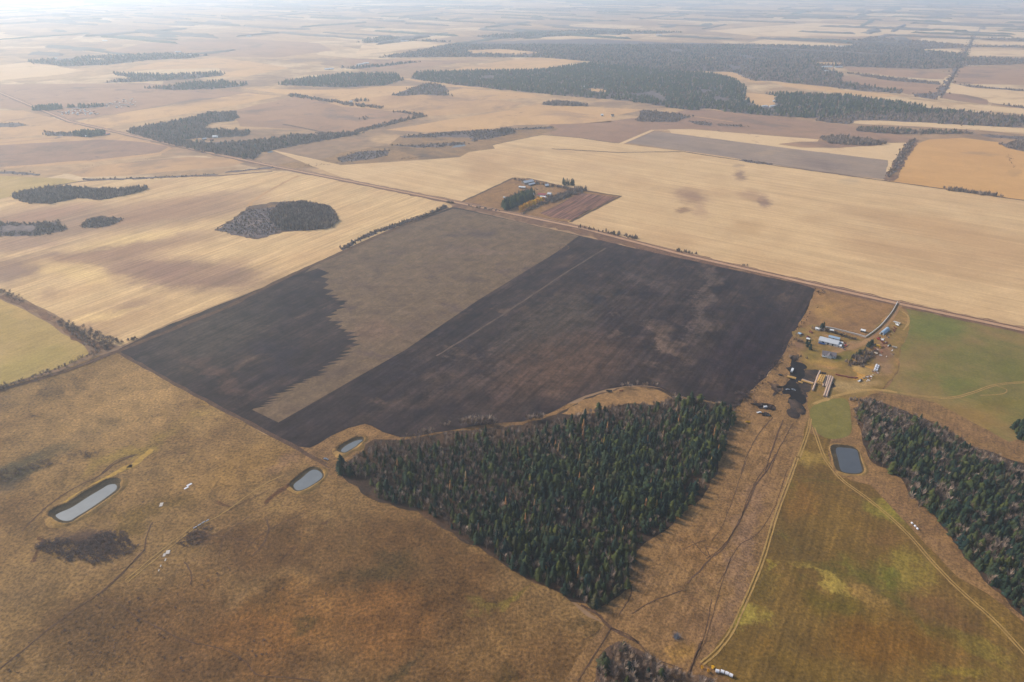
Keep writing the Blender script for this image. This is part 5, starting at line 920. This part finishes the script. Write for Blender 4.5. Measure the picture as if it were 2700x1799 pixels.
for s, lb in [('p 1450,440', 'red cultivator nearest below the blue shed'), ('p 1480,455', 'red cultivator second below the blue shed'), ('p 1510,450', 'red cultivator right of the others below the blue shed'), ('p 1590,260', 'red cultivator right of the blue arched shed'), ('p 1610,285', 'red cultivator lowest right of the blue arched shed'), ('p 1620,240', 'red cultivator highest right of the blue arched shed'), ('p 1440,500', 'rusty harrow between the yellow and red machines')]:
    implement(s, lb, 'rust', 7, G1)
implement('p 1630,172', 'white trailer at the top of the machinery park', 'white_paint', 7, kind='trailer'); implement('p 1645,205', 'small white trailer below the topmost trailer of the machinery park', 'white_paint', 6, kind='trailer'); implement('p 1675,185', 'pale trailer right of the two top trailers in the machinery park', 'fence_board', 6, kind='trailer')
implement('p 1375,500', 'yellow combine at the end of the spruce row', 'yellow_paint', kind='combine'); implement('p 1420,515', 'small yellow trailer right of the yellow combine', 'yellow_paint', 5, kind='trailer')
implement('p 1545,492', 'green and white tractor at the edge of the green crop', 'green_paint', kind='tractor'); implement('p 1350,550', 'orange trailer beside the brown bushes', 'rust', 5, kind='trailer'); implement('p 1355,595', 'pale small trailer below the orange trailer', 'fence_board', 4, kind='trailer')
implement('p 930,490', 'red loader wagon at the right end of the machine shed', 'red_paint', 5, kind='trailer'); implement('p 605,465', 'blue trailer against the front of the machine shed', 'blue_paint', 8, kind='trailer', rz=place('p 575,415 835,478')[1])
implement('p 450,300', 'rusty trailer near the black field behind the farmyard', 'rust', 5, kind='trailer'); implement('p 480,310', 'rusty harrow near the black field behind the farmyard', 'rust', 5)
implement('p 415,370', 'red trailer by the tiny white-roofed shed', 'red_paint', 4, kind='trailer'); implement('p 1610,515', 'pale flat wagon at the right edge of the machinery park', 'fence_board', 6, kind='trailer')
for k, s in enumerate(['r 70,1150', 'r 130,1170', 'r 190,1190', 'r 300,1150', 'r 400,1200', 'r 440,1180']):
    implement(s, 'dark implement in the scrap row beside the white van', 'dark_metal', 8, 'implements in the scrap row', rz=place('r 60,1150 500,1220')[1] + random.uniform(-.2, .2))
for s in ['r 320,1370', 'r 370,1385']: implement(s, 'dark trailer behind the lower white pickup', 'dark_metal', 6, 'dark trailers behind the lower pickup', kind='trailer')
implement('i 447,1218', 'orange trailer standing alone in the trampled pasture', 'yellow_paint', 5, kind='trailer')
implement('h 1845,1005', 'dark disused wagon on the dry grass by the black field', 'dark_metal', 7, kind='trailer'); implement('h 1930,1000', 'dark harrow right of the disused wagon on the dry grass', 'rust', 5)
# junk pile: pale bags and scrap
for k in range(34):
    q = W('p 1180,985 1370,840'); t = random.random(); c = q[0] + (q[1] - q[0]) * t + RNG.uniform(-4, 4, 2)
    m = MB(); s = random.uniform(.6, 1.8); m.box(-s, s, -s * .6, s * .6, 0, s * random.uniform(.3, .8), top=random.uniform(.4, .9), off=random.uniform(-.2, .2)); d = m.obj('scrap_piece', B[random.choice(['concrete', 'weathered_wood', 'white_paint', 'rust', 'net_wrap', 'grey_wood'])], None, (c[0], c[1], GZ), random.uniform(0, 6))
    tag(d, 'piece of scrap in the pale junk pile beside the white pickup', 'scrap', 'scrap of the junk pile')
for s, lb in [('p 1360,770', 'upper white wrapped bale stack above the junk pile'), ('p 1350,795', 'middle white wrapped bale stack above the junk pile'), ('p 1340,825', 'lower white wrapped bale stack above the junk pile')]:
    c = W1(s); o = empty('bale_stack', c, .9, lb, 'bale stack'); MB().cyl((-2.5, 0, 1.2), (2.5, 0, 1.2), 1.25, 10).obj('bales', B['white_wrap'], o, smooth=False); MB().cyl((-1.5, -2.4, 1), (2.2, -2.4, 1), 1.05, 10).obj('bales', B['white_wrap'], o)
# small clutter of the yard
for k in range(46):
    q = W(random.choice(['p 1350,420 1650,620', 'p 1400,440 1560,300', 'p 250,330 480,420', 'p 850,430 960,520', 'p 1250,470 1450,640'])); c = q[0] + (q[1] - q[0]) * random.random() + RNG.uniform(-6, 6, 2)
    m = MB(); a = random.uniform(.7, 2.2); m.box(-a, a, -.6, .6, 0, random.uniform(.4, 1.3), top=random.uniform(.5, 1)); m.cyl((a, 0, .4), (a + .8, .2, .4), .3, 6)
    tag(m.obj('scrap_piece', B[random.choice(['rust', 'red_paint', 'dark_metal', 'weathered_wood', 'concrete', 'white_paint', 'yellow_paint', 'grey_wood'])], None, (c[0], c[1], GZ), random.uniform(0, 6)), 'small scattered scrap among the sheds and machines of the right-hand farmyard', 'scrap', 'scrap scattered over the right-hand farmyard')
# round bales
def bale_proto(mat, sidemat, r=.85, w_=1.45):
    a = MB().cyl((-w_ / 2, 0, r), (w_ / 2, 0, r), r, 12).data('bale', B[mat]); return a
BP = {'net': bale_proto('net_wrap', None, 1.2, 1.7), 'straw': bale_proto('straw', None, 1.15, 1.6), 'white': bale_proto('white_wrap', None, .95, 1.9)}
def bale(kind, c, rz, label, group, z=GZ, s=1): o = link('round_bale', BP[kind], None, (c[0], c[1], z), rz); o.scale = (s, s, s); tag(o, label, 'bale', group); return o
def bale_row(s, kind, label, group, gap=1.78, wob=.12, side=0, z=0, sc_=1, skip=0):
    q = W(s); q = smooth_poly(q, 6, False) if len(q) > 2 else q; path = np.array(q); seg = np.linalg.norm(np.diff(path, axis=0), axis=1); tot = seg.sum(); t = 0; k = 0
    while t < tot:
        u = t; i = 0
        while i < len(seg) - 1 and u > seg[i]: u -= seg[i]; i += 1
        d = (path[i + 1] - path[i]) / seg[i]; c = path[i] + d * u + np.array([-d[1], d[0]]) * side + RNG.uniform(-wob, wob, 2)
        if random.random() >= skip: bale(kind, c, math.atan2(d[1], d[0]) + random.uniform(-.06, .06), label, group, GZ + z, sc_)
        t += gap; k += 1
bale_row('r 1515,440 1460,560 1430,640 1405,720 1350,860', 'net', 'net-wrapped round bale in the single long row left of the bale block', 'bales of the single left row')
for k in range(4): bale_row('r 1575,545 1500,715', 'straw', 'yellow round bale in the wide block of bales', 'bales of the wide yellow block', side=(k - 1.5) * 2.15)
for k in range(3): bale_row('r 1575,560 1510,700', 'straw', 'yellow round bale in the wide block of bales', 'bales of the wide yellow block', side=(k - 1) * 2.15, z=1.75)
for s, nm in [('r 1655,545 1615,660 1580,770', 'first'), ('r 1703,545 1670,660 1640,775', 'second'), ('r 1750,555 1680,760 1600,990', 'third'), ('r 1795,580 1725,780 1655,995', 'fourth')]:
    bale_row(s, 'net', f'net-wrapped round bale in the {nm} of the four parallel rows right of the yellow block', f'bales of the {nm} parallel row')
for k in (0, 1): bale_row('r 1120,640 1350,715', 'net' if k else 'straw', 'round bale in the row lying across the black mud, right of the yellow one', 'bales of the right feeding row', side=k * 1.9)
bale_row('r 1050,670 1120,690', 'straw', 'loose straw bale at the left end of the right feeding row', 'straw bales at the feeding row')
for k in (0, 1): bale_row('r 805,560 990,605', 'straw', 'yellow round bale in the short row across the top of the black mud', 'bales of the left feeding row', side=k * 1.9)
bale_row('w 2065,1022 2110,1030 2160,1045 2200,1060 2290,1095', 'white', 'white plastic-wrapped round bale in the row at the bottom edge of the photo', 'white bales at the bottom edge', gap=3.3, wob=.3, sc_=1.35)
bale_row('l 1583,482 1600,500 1615,515 1632,535', 'white', 'white round bale in the short row beside the right-hand wood', 'white bales beside the right-hand wood', gap=3.6, wob=.5, sc_=.9)
# dark red windrow of old bales / manure heap
for i_, s in enumerate(['p 830,890', 'p 860,900', 'p 890,905', 'p 950,912', 'p 985,925', 'p 1020,928', 'p 1050,932', 'p 1080,930']):
    c = W1(s); m = MB(); m.box(-3, 3, -1.1, 1.1, 0, 1.1, top=.6); o = m.obj('rotten_hay_heap', B['rust'], None, (c[0], c[1], GZ), place('p 830,890 1080,930')[1] + random.uniform(-.2, .2)); tag(o, 'dark red-brown heap of old hay in the row below the house', 'heap', 'old hay heaps below the house')
def heap(s, rx, ry, h, mat, label, rz=0, name='manure_heap'):
    c = W1(s); V = [(0, 0, h)]; n = 16; rings = [(.35, .93), (.7, .5), (1.0, 0)]
    for f, z in rings:
        for k in range(n): a = 2 * math.pi * k / n; q = f * random.uniform(.88, 1.1); V.append((q * rx * math.cos(a), q * ry * math.sin(a), h * z * random.uniform(.85, 1.1)))
    Fc = [(0, 1 + k, 1 + (k + 1) % n) for k in range(n)] + [(1 + r_ * n + k, 1 + (r_ + 1) * n + k, 1 + (r_ + 1) * n + (k + 1) % n, 1 + r_ * n + (k + 1) % n) for r_ in (0, 1) for k in range(n)]
    o = link(name, mesh(name, V, Fc, mat, smooth=True), None, (c[0], c[1], GZ), rz); tag(o, label, 'heap'); return o
heap('r 1010,1200', 8, 17, 3.2, M['mud_and_shadow_grey'], 'large rounded dark grey manure heap in the black mud')
heap('r 930,1360', 7, 10, 1.4, M['mud_and_shadow_grey'], 'low dark manure heap below the large rounded one')
heap('p 1190,830', 11, 16, 1.6, M['trail'], 'low golden hill below the yard, sunlight painted into its colour', .7, 'painted_lit_hill')  # low hill, its golden material paints in the sunlight on it
# board fences, wire fences
def board_fence(s, label, h=2.2, mat='fence_board', sp=3.2):
    q = W(s); q = smooth_poly(q, 4, False) if len(q) > 2 else list(q); c = q[0]; o = empty('board_fence', c, 0, label, 'fence')
    rl = MB(); nposts = 0; pts = []
    for a, b in zip(q[:-1], q[1:]):
        d = b - a; ln = np.linalg.norm(d); nn = np.array([-d[1], d[0]]) / ln * .05
        for z in (.2, .7, 1.2, 1.7):
            V = [(*(p + sg * nn - c), z_) for p in (a, b) for sg in (-1, 1) for z_ in (z, z + .42)]
            rl.add(V, [(0, 1, 5, 4), (2, 6, 7, 3), (1, 3, 7, 5), (0, 4, 6, 2)])
        for t in range(int(ln / sp) + 1): pts.append(a + d * t * sp / ln - c)
    rl.obj('rails', B[mat], o); cp = MB()
    for a, b in zip(q[:-1], q[1:]):
        d = b - a; nn = np.array([-d[1], d[0]]) / np.linalg.norm(d) * .32
        V = [(*(p + sg * nn - c), z_) for p in (a, b) for sg in (-1, 1) for z_ in (2.12, 2.3)]
        cp.add(V, [(0, 1, 5, 4), (2, 6, 7, 3), (1, 3, 7, 5), (0, 4, 6, 2)])
    cp.obj('cap_rail', B['white_paint' if mat == 'fence_board' else mat], o)
    pts = pts[::max(1, len(pts) // 60 + 1)] if len(pts) > 60 else pts
    for p_ in pts: MB().box(-.1, .1, -.1, .1, 0, h + .3).obj('post', B[mat], o, (p_[0], p_[1], 0))
board_fence('p 655,238 800,268 1000,318 1130,352 1210,376', 'pale board fence along the bush row behind the machine shed')
board_fence('p 1210,376 1320,300 1420,215 1520,100 1590,5; i 1478,392', 'pale board fence following the driveway up to the gravel road')
def wire_fence(s, label, sp=7):
    q = W(s); c = q[0]; o = empty('wire_fence', c, 0, label, 'fence'); wr = MB(); pts = []
    for a, b in zip(q[:-1], q[1:]):
        d = b - a; ln = np.linalg.norm(d); nn = np.array([-d[1], d[0]]) / ln * .02
        for z in (.5, .85, 1.2): wr.add([(*(p + sg * nn - c), z) for p in (a, b) for sg in (-1, 1)], [(0, 1, 3, 2)])
        for t in range(int(ln / sp) + 1): pts.append(a + d * t * sp / ln - c)
    wr.obj('wires', B['dark_metal'], o)
    for p_ in pts[:100]: MB().cyl((0, 0, 0), (0, 0, 1.5), .09, 5).obj('post', B['grey_wood'], o, (p_[0], p_[1], 0))
wire_fence('x 320,934 574,1075 784,1184 868,1228', 'wire fence with grey posts along the lower left edge of the black field', 7.5)
wire_fence('r 1500,400 1340,760 1200,1000; i 850,1070 780,1220', 'wire fence between the feedlot and the green grass')
wire_fence('k 1650,1568 1860,1200 2000,1265 2150,1390', 'wire fence around the small copse at the bottom edge')
# middle farmstead
building('q 925,200 1060,175', 14, 4.2, 3.2, 'weathered_wood', 'steel_roof', 'big barn with long grey roof at the back of the middle farmstead', 'barn', doors=2, windows=3)
building('q 1000,225 1085,205', 9, 3, 2, 'weathered_wood', 'steel_roof', 'smaller grey-roofed barn against the front of the big barn', 'barn', doors=1, windows=1)
building('q 870,255 960,262', 8, 3, 1.6, 'weathered_wood', 'white_paint', 'low white-roofed shed in front of the barns', 'shed', doors=1, windows=2)
building('q 1240,240 1295,235', 9, 3.6, 3, 'dark_shed', 'white_paint', 'dark shed with bright white roof right of the barns', 'shed', doors=1, windows=1, length=8)
building('q 1145,365 1255,372', 11, 3, 2.8, 'white_siding', 'red_roof', 'long farmhouse with faded red roof at the middle farmstead', 'farmhouse', 'house', doors=1, windows=4, chimney=True)
building('q 1178,392 1258,402', 6, 2.8, 1.2, 'white_siding', 'white_paint', 'white flat-pitched garage in front of the red-roofed house', 'garage', doors=1, windows=1)
building('q 1285,352 1335,360', 9, 3, 2.4, 'white_siding', 'steel_roof', 'grey-roofed garage right of the red-roofed house', 'garage', doors=1, windows=1)
building('q 642,400 668,402', 4, 2.2, 1, 'white_siding', 'white_paint', 'small white shelter alone in the brown paddock', 'small_shed', doors=0, windows=0)
c, rz, L_ = place('q 670,400 745,415'); o = board_fence('q 670,402 745,412', 'short dark fence beside the small white shelter in the paddock', mat='dark_metal')
c = W1('q 1073,365'); o = empty('grain_bin', c, 0, 'small white round grain bin at the end of the dark windbreak', 'grain bin'); MB().cyl((0, 0, 0), (0, 0, 4.5), 2.2, 14).obj('wall', B['white_paint'], o); MB().cyl((0, 0, 4.5), (0, 0, 5.9), 2.4, 14, r2=.3).obj('roof', B['white_paint'], o)
implement('q 1110,265', 'dark implement on the yellow grass before the barns', 'dark_metal', 6); implement('q 1130,280', 'second dark implement on the yellow grass before the barns', 'dark_metal', 5)
pickup('q 1090,430', 'dark_metal', 'dark car by the house below the grain bin', kind='car')
# far farms
building('t 1475,862 1520,858', 8, 3, 2, 'white_siding', 'white_paint', 'white shed in front of the small spruce grove at the far left road', 'shed', doors=1, windows=1)
building('t 1835,825 1885,825', 9, 3, 2.5, 'white_siding', 'red_roof', 'red and white house right of the small spruce grove', 'farmhouse', 'house', windows=2)
building('u 1580,548 1672,545', 14, 4, 2.4, 'white_siding', 'white_paint', 'long bright white barn in the clearing of the triangular leafless wood', 'barn', doors=1, windows=2)
building('u 1400,590 1460,580', 9, 3, 2, 'weathered_wood', 'steel_roof', 'grey shed left of the bright white barn in the wood clearing', 'shed', doors=1, windows=1)
building('u 1530,605 1590,600', 7, 3, 2, 'dark_shed', 'rust', 'brown-roofed shed in front of the bright white barn', 'shed', doors=1, windows=1)
for s, lb in [('b 110,452 150,448', 'white barn at the left of the farm cluster at top centre'), ('b 150,444 190,442', 'long white barn at the right of the farm cluster at top centre'), ('b 100,462 130,460', 'low white barn at the front of the farm cluster at top centre'), ('b 280,300 300,298', 'tiny white barn far off left of the distant farm'), ('b 410,290 465,286', 'long white barn far off in the haze at top centre'),
              ('c 945,470 985,466', 'white shed at the left of the far right farm cluster'), ('c 990,466 1030,466', 'white shed at the middle of the far right farm cluster'), ('c 970,498 1015,496', 'white barn at the front of the far right farm cluster'), ('c 1050,470 1100,468', 'grey shed at the right of the far right farm cluster'), ('c 1085,325 1125,328', 'white barn at the end of the pale strip in the far right'),
              ('c 545,742 580,740', 'white house in the forest clearing at upper right'), ('c 600,742 635,740', 'pale shed right of the white house in the forest clearing'), ('c 620,705 645,706', 'small shed behind the white house in the forest clearing'), ('b 1660,606 1690,604', 'small white cabin at the edge of the great forest'), ('b 55,710 75,708', 'white cabin by the oval pond copse'),
              ('a 1210,365 1245,362', 'white barn at the end of the far left tree band'), ('a 1300,385 1320,388', 'small white barn below the far left tree band'), ('a 710,285 740,286', 'tiny white roof in the far left haze'), ('a 2240,484 2300,480', 'long white barn in front of the far top spruce wood'), ('a 380,408 395,407', 'tiny white shed at the left part of the far tree band'), ('a 1700,255 1735,254', 'bright white roof in the far haze'), ('b 2170,246 2210,245', 'white farm shed at the far right haze'), ('e 1790,148 1805,148', 'small pale shed in the orange field'), ('e 1860,150 1880,150', 'dark small shed at the corner of the orange field')]:
    building(lb and s, 14 if 'barn' in lb else 9, 4, 2.6, 'white_siding', 'white_paint' if ('white' in lb or 'pale' in lb) else ('dark_shed' if 'dark' in lb else 'steel_roof'), lb, 'barn' if 'barn' in lb else 'shed', 'building', doors=1, windows=1)
# derelict vehicle yard at far left: one object per vehicle
CARM = []
for pk in ('white_paint', 'silver_paint', 'white_paint', 'rust', 'white_paint', 'dark_metal'):
    for van in (0, 1):
        b = MB(); b.box(-2.4, 2.4, -.95, .95, .35, 1.0, top=.98)
        b.box(-1.5, 1.2, -.85, .85, 1.0, 1.5, top=.8) if not van else b.box(-2.3, 1.6, -.92, .92, 1.0, 2.4, top=.95)
        wheels(b, 4.8, 1.9, .38, 1); b.box(-1.4, 1.1, -.87, .87, 1.08, 1.4, 1, top=.86); CARM.append(b.data('derelict_car', [B[pk], B['window_glass']]))
for poly, sp_ in (('t 940,420 1060,425 1380,375 1520,400 1780,470 1700,490 1400,490 1050,480', 13), ('t 1450,345 1600,345 1620,365 1520,365', 15), ('t 1880,270 2100,215 2340,195 2340,330 2150,380 1960,395 1800,370 1800,330', 24)):
    for x, y in scatter(poly, sp_):
        if random.random() < .75:
            o = link('derelict_car', random.choice(CARM), None, (x, y, GZ), random.uniform(0, 6)); s = random.uniform(1.2, 2.0); o.scale = (s, 1.3, 1.2); tag(o, 'derelict vehicle parked in the big vehicle yard at the far left', 'car', 'derelict vehicles of the far left yard')
# small pale slabs in the lower left pasture
for s, a, b, lb in [('j 1305,210', 7, 3, 'upper half of the bent white sheet lying in the lower left pasture'), ('j 1285,232', 6, 2.6, 'lower half of the bent white sheet lying in the lower left pasture'), ('j 1112,347', 7, 4, 'single pale rectangular slab between the two ponds'), ('j 1157,675', 6, 4.5, 'largest pale slab at the end of the dark brush'), ('j 1133,694', 5, 3, 'pale slab just left of the largest slab'),
                    ('j 1140,728', 4, 1.5, 'broken pale slab highest in the strewn line'), ('j 1108,770', 3, 1.2, 'broken pale slab in the middle of the strewn line'), ('j 1095,800', 3, 1.2, 'broken pale slab lowest in the strewn line'), ('j 1345,505', 4.5, 1.1, 'lowest pale feed trough in the row of four'), ('j 1375,487', 4.5, 1.1, 'second pale feed trough in the row of four'), ('j 1402,470', 4.5, 1.1, 'third pale feed trough in the row of four'), ('j 1430,457', 4, 1.1, 'topmost pale feed trough in the row of four')]:
    a *= .75; b *= .75; c = W1(s); m = MB(); m.box(-a / 2, a / 2, -b / 2, b / 2, 0, .25, top=.97)
    if 'trough' in lb: m.box(-a / 2, a / 2, -b / 2, -b / 2 + .1, .25, .6).box(-a / 2, a / 2, b / 2 - .1, b / 2, .25, .6)
    o = m.obj('feed_trough' if 'trough' in lb else 'concrete_slab', B['concrete'] if 'slab' in lb else B['white_wrap'], None, (c[0], c[1], .22), place('j 1112,365 1122,335' if 'slab' in lb else 'j 1345,505 1430,457')[1]); tag(o, lb, 'trough' if 'trough' in lb else 'slab')
# low bushes of the foreground pasture
BSH = [mesh('leafless_bush', *twigs(44, 80 + s, .5, 0, .07, 1.1), TM['shrub'][0]) for s in range(4)]
def bush(s, h, label, group): c = W1(s) if isinstance(s, str) else s; o = link('leafless_bush', random.choice(BSH), None, (c[0], c[1], 0), random.uniform(0, 6)); o.scale = (h * 1.3, h * 1.3, h); tag(o, label, 'bush', group)
for s in 'j 955,1152;j 940,1205;j 2247,962;j 700,1025;j 662,1042;j 890,1020;j 890,1060;j 960,1082;j 955,995;j 1100,930;j 1210,1058;j 1270,955;j 1225,965;j 1395,902;j 1435,875;j 1500,825;j 1550,795;j 1580,785;j 450,1215;j 615,1235;j 785,1195;j 850,1245;j 880,1225;j 1130,1265;j 1100,1245;j 1248,1405;j 1136,1410;j 1265,1492;j 65,1492;j 118,1505;j 125,1388;j 1750,1290;j 1822,1282;j 1765,1392;j 1803,1380;j 1835,1378;j 1740,1358;j 1710,1350;j 1950,925;j 1925,935;j 2150,1055;j 1070,470;j 995,665;j 680,970;j 1020,178;j 985,333;j 2128,1308;j 1655,1412;j 480,1300;j 470,1345;j 200,1300'.split(';'):
    bush(s, random.uniform(.9, 1.9), 'small dark leafless bush dotted over the brown foreground pasture', 'small bushes of the foreground pasture')
for k in range(70):
    c = W1(f'j {random.gauss(720,160):.0f},{random.gauss(1330,150):.0f}'); bush(c, random.uniform(.6, 1.2), 'small dark leafless bush dotted over the brown foreground pasture', 'small bushes of the foreground pasture')
bush('j 955,1150', 2.4, 'largest dark bush in the brown foreground pasture', None)
# willow clump alone in the trampled pasture
c = W1('w 1430,480'); o = empty('willow_clump', c, 0, 'lone grey willow clump with fanned stems in the trampled pasture', 'bush', z=.2)
V = []; Fc = []; rw = random.Random(5)
for k in range(170):
    a = rw.uniform(0, 6.28); el = rw.uniform(.35, 1.45); ln = rw.uniform(3.5, 6); d = Vector((math.cos(a) * math.cos(el), math.sin(a) * math.cos(el), math.sin(el))); s_ = Vector((-math.sin(a), math.cos(a), 0)) * .09; b0 = Vector((rw.uniform(-1.6, 1.6), rw.uniform(-1.6, 1.6), 0))
    b = len(V); V += [tuple(b0 - s_), tuple(b0 + s_), tuple(b0 + d * ln)]; Fc.append((b, b + 1, b + 2))
link('stems', mesh('stems', V, Fc, plain('willow_stem', C(120, 122, 130), .8)), o)
# cattle in and around the black feedlot mud (dark, seen from far)
# ------------------------------------------------------------------ haze: the air itself
hz = MB().box(-48000, 48000, -9000, 60000, -1, CAM_H + 12); o = hz.obj('haze', plain('haze', (.8, .8, .8, 1))); o['kind'] = 'stuff'
m = o.data.materials[0]; nt = m.node_tree; nt.nodes.remove(nt.nodes['Principled BSDF'])
pv = nt.nodes.new('ShaderNodeVolumePrincipled'); pv.inputs['Color'].default_value = (.76, .88, 1.0, 1); pv.inputs['Density'].default_value = 0.86e-4; pv.inputs['Anisotropy'].default_value = .42
nt.links.new(pv.outputs[0], nt.nodes['Material Output'].inputs['Volume'])
print('objects', len(sc.objects))
